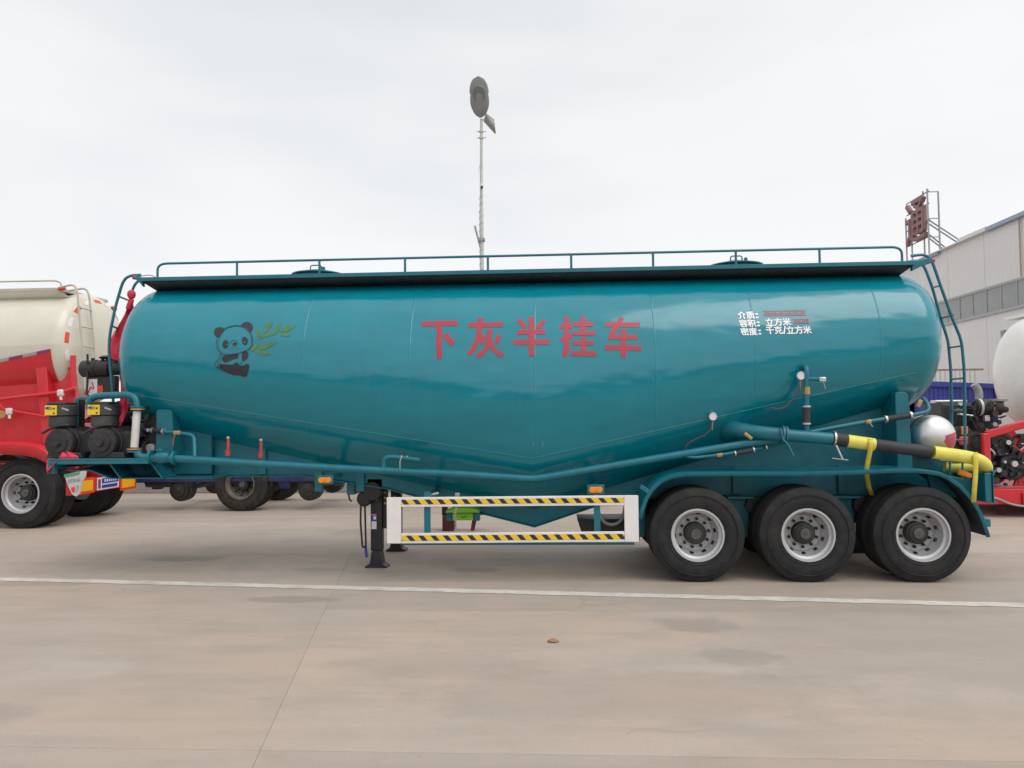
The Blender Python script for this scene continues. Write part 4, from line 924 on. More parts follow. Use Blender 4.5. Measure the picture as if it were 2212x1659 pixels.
def strap(pts, wd, name='strap'):
    rows = [[at(u, v, Y=Y) + Vector((-wd / 2, 0, 0)), at(u, v, Y=Y) + Vector((0, -.006, 0)), at(u, v, Y=Y) + Vector((wd / 2, 0, 0))] for u, v, Y in pts]
    return MB().strip(rows).build(name, M['strap'], H, thick=.005)
strap([(1880, 948, .0), (1881, 958, -.03), (1880, 972, -.022), (1876, 990, .05), (1872, 1014, .10), (1873, 1030, .3), (1877, 1052, .4), (1884, 1070, .45)], .055)
strap([(2106, 977, .05), (2107, 986, -.02), (2108, 1000, -.03), (2107, 1030, -.03), (2105, 1055, -.02), (2103, 1085, .0)], .055)

# ------------------------------------------------------------------ chain hanging inside the guard
CH = thing('chain', 'thin silver chain hanging in front of the lime green box', 'chain', at(985, 1075, Y=.3))
p0, p1 = at(988, 1072, Y=.3), at(981, 1160, Y=.3); n = 22; lk = MB()
for i in range(n):
    c = p0.lerp(p1, i / (n - 1)) + Vector((.012 * sin(i * .5), 0, 0)); r = Matrix.Rotation(pi / 2 * (i % 2) + .3, 3, 'Z')
    lk.tube([c + r @ Vector((.011 * cos(a), 0, .019 * sin(a))) for a in [2 * pi * k / 8 for k in range(9)]], .0042, 5, caps=False)
lk.build('chain_link', M['clamp'], CH)
MB().obox(p0 + Vector((0, 0, .02)), (.06, .03, .05), Matrix.Identity(3)).build('hook', M['clamp'], CH, bev=.01)

# ------------------------------------------------------------------ red festive cloth draped at the trailer front
def cloth(pts, name, parent, k=7, fold=.03):
    rows = []
    pts2 = [(at(u, v, Y=Y), wd, sl) for u, v, Y, wd, sl in pts]
    seq = []
    for i in range(len(pts2) - 1):
        for j in range(4):
            t = j / 4; seq.append((pts2[i][0].lerp(pts2[i + 1][0], t), lerp(pts2[i][1], pts2[i + 1][1], t), lerp(pts2[i][2], pts2[i + 1][2], t)))
    seq.append(pts2[-1])
    for i, (c, wd, sl) in enumerate(seq):
        rows.append([c + Vector((wd * (j / (k - 1) - .5), fold * sin(j * 2.1 + i * .35) , sl * (j / (k - 1) - .5))) for j in range(k)])
    return MB().strip(rows).build(name, M['redcloth'], parent, thick=.004, ang=70)
RB = thing('red_ribbon', 'red silk ribbon tied to the front ladder and draped over the engine', 'ribbon', at(262, 800, Y=.95))
q = at(284, 636, Y=.9); MB().lathe([(.0, -.06), (.04, -.05), (.055, -.01), (.05, .03), (.03, .055), (.0, .06)], q, 'Z', 12).build('knot', M['redcloth'], RB)
MB().obox(q + Vector((-.02, 0, -.13)), (.07, .05, .16), Matrix.Rotation(.35, 3, 'Y')).build('bow_tail', M['redcloth'], RB, bev=.02)
cloth([(283, 645, .95, .04, 0), (277, 680, .98, .14, 0), (266, 715, 1.0, .25, 0), (259, 745, 1.0, .30, 0), (261, 775, 1.0, .24, 0), (268, 810, 1.0, .15, 0), (270, 850, .98, .13, 0), (266, 890, .85, .12, 0), (255, 915, .75, .16, .05), (240, 935, .72, .2, .05), (228, 948, .72, .16, 0)], 'ribbon_strip', RB)
cloth([(228, 945, .74, .16, .0), (205, 943, .74, .14, .1), (185, 938, .74, .16, .1), (168, 950, .74, .2, .08), (150, 962, .76, .16, .05)], 'ribbon_strip', RB, fold=.05)
cloth([(205, 905, .76, .05, .1), (188, 905, .76, .12, .1), (172, 918, .76, .12, .08), (165, 935, .76, .12, .05)], 'ribbon_strip', RB, fold=.05)
cloth([(132, 935, .72, .04, 0), (126, 962, .72, .16, .0), (124, 985, .7, .26, .03), (122, 998, .6, .24, .06), (112, 1006, .09, .12, .1), (105, 1022, .08, .03, .05)], 'ribbon_strip', RB, fold=.02)
cloth([(136, 955, .30, .03, 0), (140, 975, .2, .10, 0), (148, 986, .16, .24, 0), (150, 992, .16, .26, 0)], 'ribbon_strip', RB, fold=.02)
MB().lathe([(.0, -.01), (.075, 0), (.075, .10), (.07, .11)], at(209, 928, Y=.60), 'Y', 20).build('rosette', M['redcloth'], RB)

# ------------------------------------------------------------------ cream and red tanker truck at the left
C = thing('tanker_truck', 'cream tank truck with red lower body and chassis seen from its rear corner', 'tanker truck', (-11.5, 5.5, 0))
cx, ca, cr = -9.22, 5.5, 1.05
def ctank(x, th, e=0):
    s = 1 if x < cx else max(0, 1 - ((x - cx) / .40) ** 2.2) ** .47
    zc = 3.36 - .09 * max(0, (cx - x)) * .4; a = 1.08 + .09 * max(0, cx - x) * .4
    return Vector((x, ca - cos(th) * (1.13 * s + e), zc + sin(th) * (a * s + e)))
xs = [cx - 7 + 7 * i / 14 for i in range(15)] + [cx + .40 * sin(pi / 2 * i / 10) for i in range(1, 11)]
tape_a, tape_b = at(0, 784, Y=4.45), at(152, 753, Y=4.45)
def bound(x): return tape_a.z + (tape_b.z - tape_a.z) * (x - tape_a.x) / (tape_b.x - tape_a.x)
rows = [[ctank(x, 2 * pi * j / 72) for j in range(73)] for x in xs]
MB().strip(rows).build('tank', M['cream'], C, ang=60)
def th_at(x):                                       # angle on the near side where the colour changes
    c0 = ctank(x, 0).z; a = ctank(x, pi / 2).z - c0; return math.asin(max(-.99, min(.99, (bound(x) - c0) / a)))
sh = [x for x in xs if x <= cx] + [cx + .02]
MB().strip([[ctank(x, lerp(th_at(x), -pi / 2, j / 14), .006) for j in range(15)] for x in sh]).build('lower_shell', M['redpaint'], C, ang=60)
n = 26; xe = cx + .02
for i in range(n):                                  # alternating tape along the colour edge
    x1, x0 = xe - .27 * i, xe - .27 * (i + 1) + .004
    if x0 < cx - 6.8: break
    MB().strip([[ctank(x, th_at(x) + d, .010) for d in (0, .05)] for x in (x0, x1)]).build('reflector_strip', M['tape_purple'] if i % 2 == 0 else M['tape_grey'], C, fix=True)
for k in range(13):                                 # red and white dashes round the rear dish
    t0 = 2.35 - .35 * k; 
    xx = cx + .20; rr = lambda th: ctank(xx, th, .006)
    MB().strip([[ctank(xx + d, th, .006) for d in (0, .04)] for th in [t0 - .22 * j / 4 for j in range(5)]]).build('reflector_strip', M['tape_red'] if k % 2 == 0 else M['tape_white'], C)
ye = 4.75; a = at(130, 621, Y=ye)
MB().box(a.x - 7, a.x, ye, 6.3, a.z - .06, a.z + .0).build('walkway', M['creamrail'], C, bev=.004)
MB().strip([[Vector((x, ye + .01, a.z - .06)), Vector((x + (.0 if x < a.x - .1 else .14), 5.12, a.z - .27))] for x in (a.x - 7, a.x - 3, a.x)]).build('walkway_skirt', M['cream'], C, thick=.006)
b_ = at(100, 606, Y=ye)
MB().tube(rnd([(a.x - 7, ye + .03, b_.z + .02), (a.x - .02, ye + .03, b_.z), (a.x + .01, ye + .03, a.z)], .2), .016, 8).build('handrail', M['creamrail'], C)
for k in range(5): MB().cyl((a.x - 1.4 - 1.2 * k, ye + .03, a.z), (a.x - 1.4 - 1.2 * k, ye + .03, b_.z + .02), .015, n=6).build('handrail_post', M['creamrail'], C)
MB().cyl((a.x - .02, ye + .0, a.z - .02), (a.x + .09, ye + .0, a.z - .02), .04, n=10).build('marker_lamp', M['redlens'], C)
q = at(242, 666, Y=6.3); MB().cyl(q + Vector((-.16, 0, .02)), q, .05, n=10).build('marker_lamp', M['cream'], C); MB().cyl(q, q + Vector((.08, 0, -.01)), .05, n=10).build('marker_lamp', M['redlens'], C)
A = [at(*p, Y=4.62) for p in ((128, 621), (160, 614), (167, 628), (172, 690), (177, 740), (181, 790), (183, 840))]
B = [at(*p, Y=4.98) for p in ((150, 628), (184, 622), (192, 634), (198, 690), (203, 740), (206, 790), (208, 840))]
ladder(C, A, B, [(at(u, v, Y=4.62), at(u2, v2, Y=4.98)) for u, v, u2, v2 in ((171, 664, 198, 671), (174, 705, 200, 710), (177, 747, 203, 752), (181, 790, 206, 795))], M['creamrail'], .02, .014)
# red side structure, pipes and fender
def pz(pts, Y): return [(at(u, v, Y=Y).x, at(u, v, Y=Y).z) for u, v in pts]
MB().prism(pz([(-260, 905), (-40, 845), (60, 815), (128, 795), (152, 792), (152, 840), (140, 900), (128, 962), (-260, 962)], 4.62), 4.62, 4.66).build('side_panel', M['redpaint'], C, bev=.004)
MB().prism(pz([(74, 770), (98, 765), (112, 960), (92, 960)], 4.45), 4.45, 4.61).build('support_post', M['redpaint'], C, bev=.01)
MB().prism(pz([(152, 792), (157, 792), (168, 890), (190, 985), (128, 985)], 4.60), 4.60, 4.70).build('support_post', M['redpaint'], C, bev=.01)
MB().add([at(154, 800, Y=4.7), at(176, 825, Y=5.2), at(206, 835, Y=5.9), at(206, 985, Y=5.9), at(176, 985, Y=5.2), at(140, 985, Y=4.7)], [(0, 1, 4, 5), (1, 2, 3, 4)]).build('rear_panel', M['redpaint'], C, thick=.03)
MB().cyl(at(158, 768, Y=4.55), at(158, 845, Y=4.55), .05, n=12).build('vertical_pipe', M['redpaint'], C)
MB().tube(rnd([at(-120, 880, Y=4.42), at(0, 862, Y=4.42), at(140, 846, Y=4.42), at(162, 838, Y=4.45)], .1), .035, 10).build('side_pipe', M['redpaint'], C)
MB().tube(rnd([at(0, 872, Y=4.42), at(8, 884, Y=4.42), at(22, 886, Y=4.42), at(100, 900, Y=4.42)], .06), .022, 8).build('side_pipe', M['redpaint'], C)
for u, v in ((131, 849), (20, 889)):
    o = MB().obox(at(u, v, Y=4.40), (.12, .08, .13), Matrix.Identity(3)).build('ball_valve', M['exhaust'], C, bev=.03)
    MB().cyl(at(u, v + 8, Y=4.38), at(u + 1, v + 15, Y=4.38), .025, n=8).build('valve_handle', M['exhaust'], o)
MB().cyl(at(2, 895, Y=4.5), at(2, 895, Y=4.36), .07, n=14).build('pipe_end', M['brass'], C)
fp = [at(*p, Y=4.3) for p in ((-200, 975), (-60, 958), (0, 955), (50, 957), (80, 962), (100, 972), (112, 985))]
MB().strip([[Vector((p.x, 4.28, p.z - .22)), Vector((p.x, 4.28, p.z - .03)), Vector((p.x, 4.32, p.z)), Vector((p.x, 5.0, p.z))] for p in fp]).build('fender', M['redpaint'], C, thick=.02)
MB().box(-16, -9.1, 5.0, 5.1, .75, 1.15).build('chassis_rail', M['redpaint'], C, bev=.01); MB().box(-16, -9.1, 6.0, 6.1, .75, 1.15).build('chassis_rail', M['redpaint'], C, bev=.01)
# wheels of the truck
sc_ = 1.17
for x in (at(43, 1066, Y=4.4).x, at(43, 1066, Y=4.4).x - 1.55):
    r = .545 * sc_
    wheel(C, (x, 4.40, r), scale=sc_); wheel(C, (x, 4.78, r), full=False, scale=sc_)
    wheel(C, (x, 6.75, r), full=False, scale=sc_, flip=True); wheel(C, (x, 6.37, r), full=False, scale=sc_, flip=True)
    MB().cyl((x, 4.7, r), (x, 6.5, r), .09, n=14).build('axle', M['black'], C)
# rear marker plates on a bar, mudflaps
MB().box(-9.0, -8.94, 4.55, 6.75, .58, .84).build('rear_bar', M['redpaint'], C, bev=.01)
xr = -8.93
def plate(px0, px1, z0, z1, name, m, off=0):
    def Yx(px):                                     # depth along the rear face for a picture column
        lo, hi = 4, 8
        for _ in range(40):
            mid = (lo + hi) / 2
            d = Vector((xr, mid, .8)) - CAM; u = CX + F * d.dot(RT) / d.dot(FW)
            if u < px: lo = mid
            else: hi = mid
        return lo
    return MB().box(xr + off, xr + off + .012, Yx(px0), Yx(px1), z0, z1).build(name, m, C), Yx
for px0, px1, dz in ((163, 203, -.09), (259, 293, -.145)):
    o, Yx = plate(px0, px1, .66 + dz, .96 + dz, 'marker_plate', M['marker_red']); 
    y0, y1 = Yx(px0 + 3), Yx(px1 - 4)
    q = MB().box(xr + .013, xr + .018, y0, y1, .71 + dz, .91 + dz).build('plate_centre', M['marker_yellow'], o)
o, Yx = plate(209, 256, .60, .84, 'number_plate', M['sticker_white'])
for v0, v1, u0, u1, m in ((.72, .82, 219, 254, 'blueplate'), (.63, .69, 219, 252, 'blueplate'), (.63, .81, 211, 216, 'tape_purple')):
    MB().box(xr + .013, xr + .017, Yx(u0), Yx(u1), v0, v1).build('plate_print', M[m], o)
for k in range(6): MB().box(xr + .018, xr + .020, Yx(224 + 4.5 * k), Yx(226.6 + 4.5 * k), .745, .80).build('plate_print', M['tape_white'], o)
fl = [at(u, v, Y=4.42) for u, v in ((138, 1025), (186, 1016), (184, 1030), (177, 1040), (172, 1066), (164, 1073), (155, 1068), (147, 1050))]
mf = MB().prism([(p.x, p.z) for p in fl], 4.42, 4.45).build('mudflap', M['mudflap'], C, bev=.004)
MB().prism([(p.x, p.z) for p in [at(u, v, Y=4.415) for u, v in ((139, 1025), (172, 1019), (172, 1024), (139, 1031))]], 4.405, 4.415).build('flap_stripe', mat('green_stripe', (.05, .33, .16), .5), mf)
flat_text('SITRAK', 'flap_lettering', M['steel_grey'], mf, at(160, 1038, Y=4.412), (1, 0, .16), (0, 0, 1), .24, .07, .012)
flat_text('7', 'flap_lettering', M['steel_grey'], mf, at(167, 1056, Y=4.412), (1, 0, 0), (0, 0, 1), .045, .12, .012)
MB().prism([(p.x, p.z) for p in [at(u, v, Y=4.415) for u, v in ((154, 1053), (161, 1051), (162, 1062), (156, 1063))]], 4.405, 4.415).build('flap_print', M['marker_red'], mf)

# ------------------------------------------------------------------ blue trailer chassis further back, two axles without wheels
B = thing('trailer_chassis', 'bare blue trailer chassis with one dusty wheel and two naked brake drums', 'trailer chassis', (-6.5, 8.0, 0))
yb0 = 6.9
for y in (7.3, 8.6): MB().box(-10.2, 1.5, y, y + .12, .58, 1.16).build('chassis_rail', M['blue'], B, bev=.01)
MB().box(-9.8, -4.0, 7.0, 7.06, .62, .80).build('side_rail', M['blue'], B, bev=.008); MB().cyl((-8.9, 7.2, .62), (-8.3, 7.2, .62), .13, n=18).build('air_reservoir', M['black'], B); MB().cyl((-7.3, 7.5, .55), (-7.3, 8.4, .55), .14, n=18).build('air_reservoir', M['black'], B)
for x in (-9.9, -8.2, -6.5, -4.8, -2.5, -.5, 1.2): MB().box(x, x + .1, 7.42, 8.6, .95, 1.2).build('cross_member', M['blue'], B, bev=.008)
bx = [at(382, 1066, Y=yb0 + .1).x, at(518, 1063, Y=yb0).x, at(663, 1057, Y=yb0 + .1).x]
for i, x in enumerate(bx):
    MB().cyl((x, 7.1, .47), (x, 8.9, .47), .075, n=14).build('axle', M['hub'], B)
    for s, y in ((1, yb0 + .28), (-1, 9.05)):
        d = MB().lathe([(.0, -.17), (.05, -.165), (.065, -.14), (.13, -.13), (.14, -.08), (.20, -.07), (.205, -.02), (.25, -.01), (.25, .22), (.23, .23), (0, .23)] if i != 1 else [(.0, .05), (.2, .05), (.2, .22), (0, .23)], (0, 0, 0), 'Y', 28)
        d.v = [Vector((p.x + x, p.y * s + y, p.z + .44)) for p in d.v]; d.build('brake_drum', M['hub'], B)
    MB().prism([(x - .55, .66), (x - .5, .74), (x, .56), (x + .5, .74), (x + .55, .66), (x, .5)], 7.32, 7.41).build('leaf_spring', M['hub'], B)
    MB().prism([(x - .82, .80), (x - .46, .80), (x - .52, .44), (x - .70, .44)], 7.28, 7.44).build('spring_hanger', M['blue'], B, bev=.01)
    MB().tube([(x + .25, 7.36, .5), (x + .62, 7.36, .62)], .03, 8).build('torque_rod', M['hub'], B)
TYO = tyre_mb(.545).mesh('tyre', M['rubber_old'])
RIO = rim_mb().mesh('wheel', M['rim_old'], ang=30)
sw = 1.03
wheel(B, (bx[1], yb0, .545 * sw), scale=sw, tm=TYO, rim=RIO); wheel(B, (bx[1], yb0 + .33, .545 * sw), full=False, scale=sw, tm=TYO); wheel(B, (bx[1], 9.3, .545 * sw), full=False, scale=sw, tm=TYO, flip=True)
MB().tube(rnd([(at(752, 1035, Y=7).x, 7, 1.2), at(752, 1060, Y=7), at(755, 1080, Y=7), at(760, 1083, Y=7)], .06), .02, 8).build('hanging_hook', M['black'], B)

# ------------------------------------------------------------------ dark red stand with a lime green box, seen under the frame
S = thing('steel_stand', 'dark red steel stand on the ground behind the side guard', 'stand', (-1.8, 4.1, 0))
MB().box(-1.98, -1.78, 4.05, 4.3, 0, .26).build('base_block', M['redpaint_dull'], S, bev=.01); MB().box(-1.99, -1.90, 4.08, 4.22, .261, .80).build('post', M['black'], S, bev=.008)
MB().box(-1.78, -1.1, 4.12, 4.2, .262, .30).build('top_beam', M['redpaint_dull'], S, bev=.006)
MB().prism([(-1.50, .0), (-1.44, .0), (-1.38, .262), (-1.46, .262)], 4.1, 4.2).build('leg', M['redpaint_dull'], S, bev=.006)
# ------------------------------------------------------------------ white and red tanker trailer at the right edge
R = thing('tanker_trailer', 'white tank trailer with red frame and black engine at the right edge', 'tanker trailer', (12, 6.7, 0))
wx = 9.64
def wtank(x, th):
    s = 1 if x > wx else max(0, 1 - ((wx - x) / .56) ** 2.3) ** .46
    k = max(0, x - wx); zc = 2.72 - .07 * k; a = 1.14 + .07 * k
    return Vector((x, 6.9 - cos(th) * 1.12 * s, zc + sin(th) * a * s))
xs = [wx - .56 * sin(pi / 2 * i / 12) for i in range(12, -1, -1)] + [wx + i for i in range(1, 8)]
MB().strip([[wtank(x, 2 * pi * j / 64) for j in range(65)] for x in xs]).build('tank', M['whitetank'], R, ang=60)
MB().box(wx - .2, wx + 7, 6.2, 7.6, 3.86, 3.92).build('walkway', M['whitetank'], R)
YR = 5.6
MB().box(7.72, 16, YR, YR + .1, .24, .52).build('frame_beam', M['redpaint'], R, bev=.01); MB().box(7.72, 7.8, YR + .101, 8.0, .24, .52).build('frame_beam', M['redpaint'], R, bev=.01)
MB().box(7.72, 16, 8.0, 8.1, .24, .52).build('frame_beam', M['redpaint'], R, bev=.01)
MB().box(8.5, 8.75, YR - .05, YR - .003, .20, .46).build('frame_gusset', M['redpaint'], R, bev=.02)
MB().box(7.9, 16, YR + .101, 8.0, .50, .54).build('platform', M['redpaint'], R)
MB().tube(rnd([at(2118, 1070, Y=5.55), at(2150, 1075, Y=5.55), at(2185, 1090, Y=5.55), at(2260, 1100, Y=5.55)], .1), .02, 8).build('air_hose', M['steel_grey'], R)
MB().box(at(2157, 1090, Y=6).x, at(2174, 1090, Y=6).x, 6.0, 6.14, .0, .27).build('support_leg', M['redpaint_dull'], R, bev=.01)
a, b = at(2125, 936, Y=YR), at(2144, 1050, Y=YR)
MB().box(a.x, b.x, YR, YR + .12, .521, a.z).build('guard_post', M['redpaint'], R, bev=.02)
c0, c1 = at(2135, 938, Y=YR + .06), at(2215, 915, Y=YR + .06)
d = c1 - c0; MB().obox((c0 + c1) / 2 + d * .5, (d.length * 2.1, .12, .14), Matrix.Rotation(-math.atan2(d.z, d.x), 3, 'Y')).build('guard_arm', M['redpaint'], R, bev=.02)
MB().prism([(p.x, p.z) for p in [at(u, v, Y=YR + .2) for u, v in ((2150, 938), (2188, 926), (2240, 990), (2240, 1050), (2190, 1050), (2215, 985))]], YR + .2, YR + .26).build('frame_plate', M['redpaint'], R, bev=.01)
def ball(name, px, py, Y, r, m, ax='Y', d=.3, n=24):
    c = at(px, py, Y=Y); return MB().lathe([(0, -.02), (r * .35, -.02), (r * .4, .01), (r * .7, .012), (r * .75, -.005), (r, 0), (r, d), (0, d)], c, ax, n).build(name, m, RE)
RE = MB().box(at(2035, 900, Y=6.6).x, at(2118, 900, Y=6.6).x, 6.6, 7.4, .9, at(2035, 872, Y=6.6).z).build('diesel_engine', M['engine'], R, bev=.04)
MB().box(at(2029, 872, Y=6.7).x, at(2072, 872, Y=6.7).x, 6.7, 7.2, at(2030, 905, Y=6.7).z, at(2030, 868, Y=6.7).z).build('cylinder_head', M['engine'], RE, bev=.03)
MB().box(at(2030, 872, Y=6.69).x, at(2100, 872, Y=6.69).x, 6.85, 7.1, at(2030, 872, Y=6.7).z, at(2030, 864, Y=6.7).z).build('rocker_cover', M['clamp'], RE, bev=.02)
ball('air_filter', 2107, 880, 6.3, .16, M['engine'], 'X', .45)
MB().cyl(at(2112, 880, Y=6.3), at(2117, 880, Y=6.3), .165, n=20).build('filter_band', M['exhaust'], RE); MB().cyl(at(2137, 880, Y=6.3), at(2140, 880, Y=6.3), .165, n=20).build('filter_band', M['brass'], RE)
MB().cyl(at(2148, 882, Y=6.3), at(2176, 885, Y=6.3), .13, .05, n=16).build('intake_pipe', M['engine'], RE)
c = at(2155, 868, Y=6.3); MB().lathe([(.11, -.1), (.11, 0), (.17, .01), (.175, .05), (.0, .06)], c, 'Z', 20).build('rain_cap', M['lamp'], RE)
MB().tube(rnd([at(2114, 875, Y=6.4), at(2116, 845, Y=6.4), at(2104, 830, Y=6.4)], .1), .07, 12).build('exhaust_pipe', M['lamp'], RE)
MB().box(at(2110, 900, Y=6.4).x, at(2150, 900, Y=6.4).x, 6.4, 6.9, .7, at(2110, 893, Y=6.4).z).build('gearbox', M['engine'], RE, bev=.05)
for px, py, Y, r in ((2110, 960, 5.9, .24), (2165, 958, 5.75, .20), (2190, 1010, 5.75, .24), (2150, 1020, 5.9, .22), (2205, 960, 5.8, .2), (2080, 950, 6.0, .25), (2060, 985, 6.0, .2)): ball('pulley', px, py, Y, r, M['engine'])
MB().obox(at(2083, 930, Y=6.0), (.12, .05, .16), Matrix.Identity(3)).build('warning_label', mat('orange_label', (.6, .25, .12), .5), RE, bev=.01)
MB().obox(at(2082, 952, Y=5.85), (.16, .05, .16), Matrix.Identity(3)).build('red_cap', M['redpaint'], RE, bev=.03)
MB().obox(at(2212, 990, Y=5.85), (.4, .05, .25), Matrix.Rotation(.3, 3, 'Y')).build('red_cover', M['redpaint'], RE, bev=.03)

fittings(R, (7.55, 5.95, .75), (8.5, 6.3, 2.1), 60, 11); fittings(R, (8.05, 5.62, .58), (8.9, 5.8, 1.5), 50, 12)
# ------------------------------------------------------------------ blue container and picket fence behind
a, b = at(1980, 811, Y=15.5), at(2148, 834, Y=19)
K = thing('shipping_container', 'dark blue corrugated container behind the black engine', 'container', (a.x, a.y, 0))
d = Vector((b.x - a.x, b.y - a.y, 0)); Ln = d.length; d.normalize(); nrm = Vector((-d.y, d.x, 0)); zt_ = 2.9
rows = []; k = 0; x = 0
prof = []
while x < Ln - .05:
    for dx, dy in ((0, 0), (.09, 0), (.13, .05), (.22, .05), (.26, 0)): prof.append((x + dx, dy))
    x += .30
bb = Vector((a.x, a.y, 0))
MB().strip([[bb + d * u + nrm * v + Vector((0, 0, z)) for u, v in prof] for z in (.18, zt_ - .12)]).build('side_wall', M['bluebox'], K, ang=20)
fr = MB(); R3 = Matrix((d, nrm, Vector((0, 0, 1)))).transposed()
for z in (.09, zt_ - .06): fr.obox(bb + d * Ln / 2 + Vector((0, 0, z)), (Ln, .14, .17), R3)
fr.build('frame_rail', M['bluebox'], K, bev=.01)
for u in (0.04, Ln - .04): MB().obox(bb + d * u + Vector((0, 0, zt_ / 2)), (.14, .16, zt_ - .3), R3).build('corner_post', M['bluebox'], K, bev=.01)
MB().obox(bb + d * Ln / 2 + nrm * 1.2 + Vector((0, 0, zt_ - .03)), (Ln, 2.3, .04), R3).build('roof', M['bluebox'], K)
MB().obox(bb + d * (Ln - .02) + nrm * 1.2 + Vector((0, 0, zt_ / 2)), (.05, 2.3, zt_ - .1), R3).build('end_wall', M['bluebox'], K)
MB().obox(bb + nrm * 2.4 + d * Ln / 2 + Vector((0, 0, zt_ / 2)), (Ln, .05, zt_ - .1), R3).build('side_wall', M['bluebox'], K)
PF = thing('picket_fence', 'thin rusty picket fence rising behind the blue container', 'fence', (16, 24, 0))
x0, x1 = at(2020, 800, Y=24).x, 17.8; zt_ = at(2120, 797, Y=24).z
for z in (zt_ - .02, zt_ - 1.3, .3): MB().box(x0, x1, 23.98, 24.02, z - .04, z + .04).build('fence_rail', M['rustfence'], PF)
n = int((x1 - x0) / .2)
pk = MB().box(-.02, .02, -.015, .015, 0, zt_ - .07).build('picket', M['exhaust'], PF); pk.location = Vector((x0, 24, 0)) - ORG[PF]; pk.data.transform(Matrix.Translation(ORG[PF]))
for i in range(1, n): inst(pk, PF, Vector((x0 + .2 * i, 24, 0)) - ORG[PF])

# ------------------------------------------------------------------ warehouse on the right
W = thing('warehouse', 'long grey metal clad warehouse with a ribbon of windows and blue eave', 'warehouse', (18, 14, 0))
Y0, Y1, zw0, zw1, ze = 12.0, 54.0, 6.02, 7.05, 9.42
def clad(y0, y1, z0, z1, m):
    pr = []; y = y0
    while y < y1 - 1e-4:
        for dy, dx in ((0, 0), (.19, 0), (.21, -.009), (.27, -.009), (.29, 0)): pr.append((min(y1, y + dy), dx))
        y += .30
    pr.append((y1, 0))
    return MB().strip([[Vector((18 + dx, y, z)) for y, dx in pr] for z in (z0, z1)]).build('wall_panel', m, W, ang=20)
y = Y0
while y < Y1:
    y2 = min(Y1, y + 3.0); clad(y + .01, y2 - .01, .0, zw0, M['wallsheet2']); clad(y + .01, y2 - .01, zw1, ze, M['wallsheet']); y = y2
MB().box(18.05, 18.15, Y0, Y1, 0, ze).build('wall_core', M['wallsheet'], W)
MB().box(17.93, 18.03, Y0, Y1, zw0 - .09, zw0 - .001).build('window_sill', M['winframe'], W); MB().box(17.95, 18.03, Y0, Y1, zw1 + .001, zw1 + .07).build('window_head', M['winframe'], W)
wy = 21.74; sp = 1.072
wf = None; ww = wy - sp * 9
fm = MB(); fm.box(0, .05, 0, .05, 0, zw1 - zw0); fm.box(0, .05, .05, sp, 0, .04); fm.box(0, .05, .05, sp, zw1 - zw0 - .04, zw1 - zw0)
fmesh = fm.mesh('window', M['winframe']); pmesh = MB().box(.03, .04, .05, sp, .04, zw1 - zw0 - .04).mesh('pane', M['pane'])
while ww < Y1 - sp:
    o = bpy.data.objects.new('window', fmesh); COL.objects.link(o); o.parent = W; o.location = Vector((17.96, ww, zw0)) - ORG[W]
    p = bpy.data.objects.new('pane', pmesh); COL.objects.link(p); p.parent = o; p.rotation_euler = (0, 0, random.uniform(-.006, .006)); ww += sp
MB().box(17.80, 18.2, 23.55, Y1, ze + .001, ze + .05).build('eave_trim', M['wallsheet'], W, bev=.01)
MB().box(17.82, 18.2, Y0, 23.54, ze - .02, ze + .15).build('eave_trim', M['roofblue'], W, bev=.01)
MB().box(17.86, 18.2, 23.56, 25.9, ze + .051, ze + .21).build('eave_flashing', M['wallsheet'], W, bev=.03)
MB().box(17.84, 18.2, 27.6, Y1, ze - .10, ze - .002).build('eave_trim', M['roofblue'], W)
MB().add([(18.2, Y0, ze + .02), (18.2, Y1, ze + .02), (34, Y1, ze + 1.4), (34, Y0, ze + 1.4)], [(0, 1, 2, 3)]).build('roof', M['roofblue'], W, thick=.05)
q = at(2176, 721, X=18); MB().box(17.8, 17.96, q.y - .12, q.y + .12, q.z - .14, q.z + .14).build('vent_box', M['lamp'], W, bev=.01)
MB().tube([(17.93, at(2206, 500, X=18).y, ze - .05), (17.93, at(2206, 500, X=18).y, zw1 + .1)], .03, 6).build('drain_pipe', mat('ochre_pipe', (.42, .33, .22), .6), W)

# rooftop letter on its scaffold
G = thing('rooftop_sign', 'red Chinese character sign on a thin steel frame above the warehouse eave', 'sign', (18, 30, 9.5))
pc = (at(1977, 478, X=17.9))
sc_o = flat_text('通', 'sign_character', M['signred'], G, (17.9, 29.9, 11.45), (0, -1, 0), (0, 0, 1), 2.0, 2.05, 0, -.16)
bmx = bmesh.new(); bmx.from_mesh(sc_o.data); base = bmx.copy()
for k in range(6):
    c2 = base.copy(); bmesh.ops.translate(c2, verts=c2.verts, vec=(.006 * (k + 1), .035 * cos(k * pi / 3), .035 * sin(k * pi / 3))); tm_ = bpy.data.meshes.new('t'); c2.to_mesh(tm_); c2.free(); bmx.from_mesh(tm_); bpy.data.meshes.remove(tm_)
bmx.to_mesh(sc_o.data); bmx.free(); base.free()
for y in (31.1, 30.5, 29.2, 28.75):
    MB().box(18.0, 18.06, y - .03, y + .03, 9.45, 12.75 if y < 30 else 11.9).build('sign_post', M['steel_grey'], G)
MB().box(18.5, 18.56, 28.7, 28.76, 9.6, 12.6).build('sign_post', M['steel_grey'], G)
for z in (10.4, 11.2, 12.0, 12.6): MB().box(18.061, 18.10, 28.7, 31.1, z, z + .05).build('sign_rail', M['steel_grey'], G)
for z in (10.3, 11.2, 12.5): MB().box(18.061, 18.5, 28.71, 28.75, z + .06, z + .10).build('sign_tie', M['steel_grey'], G)
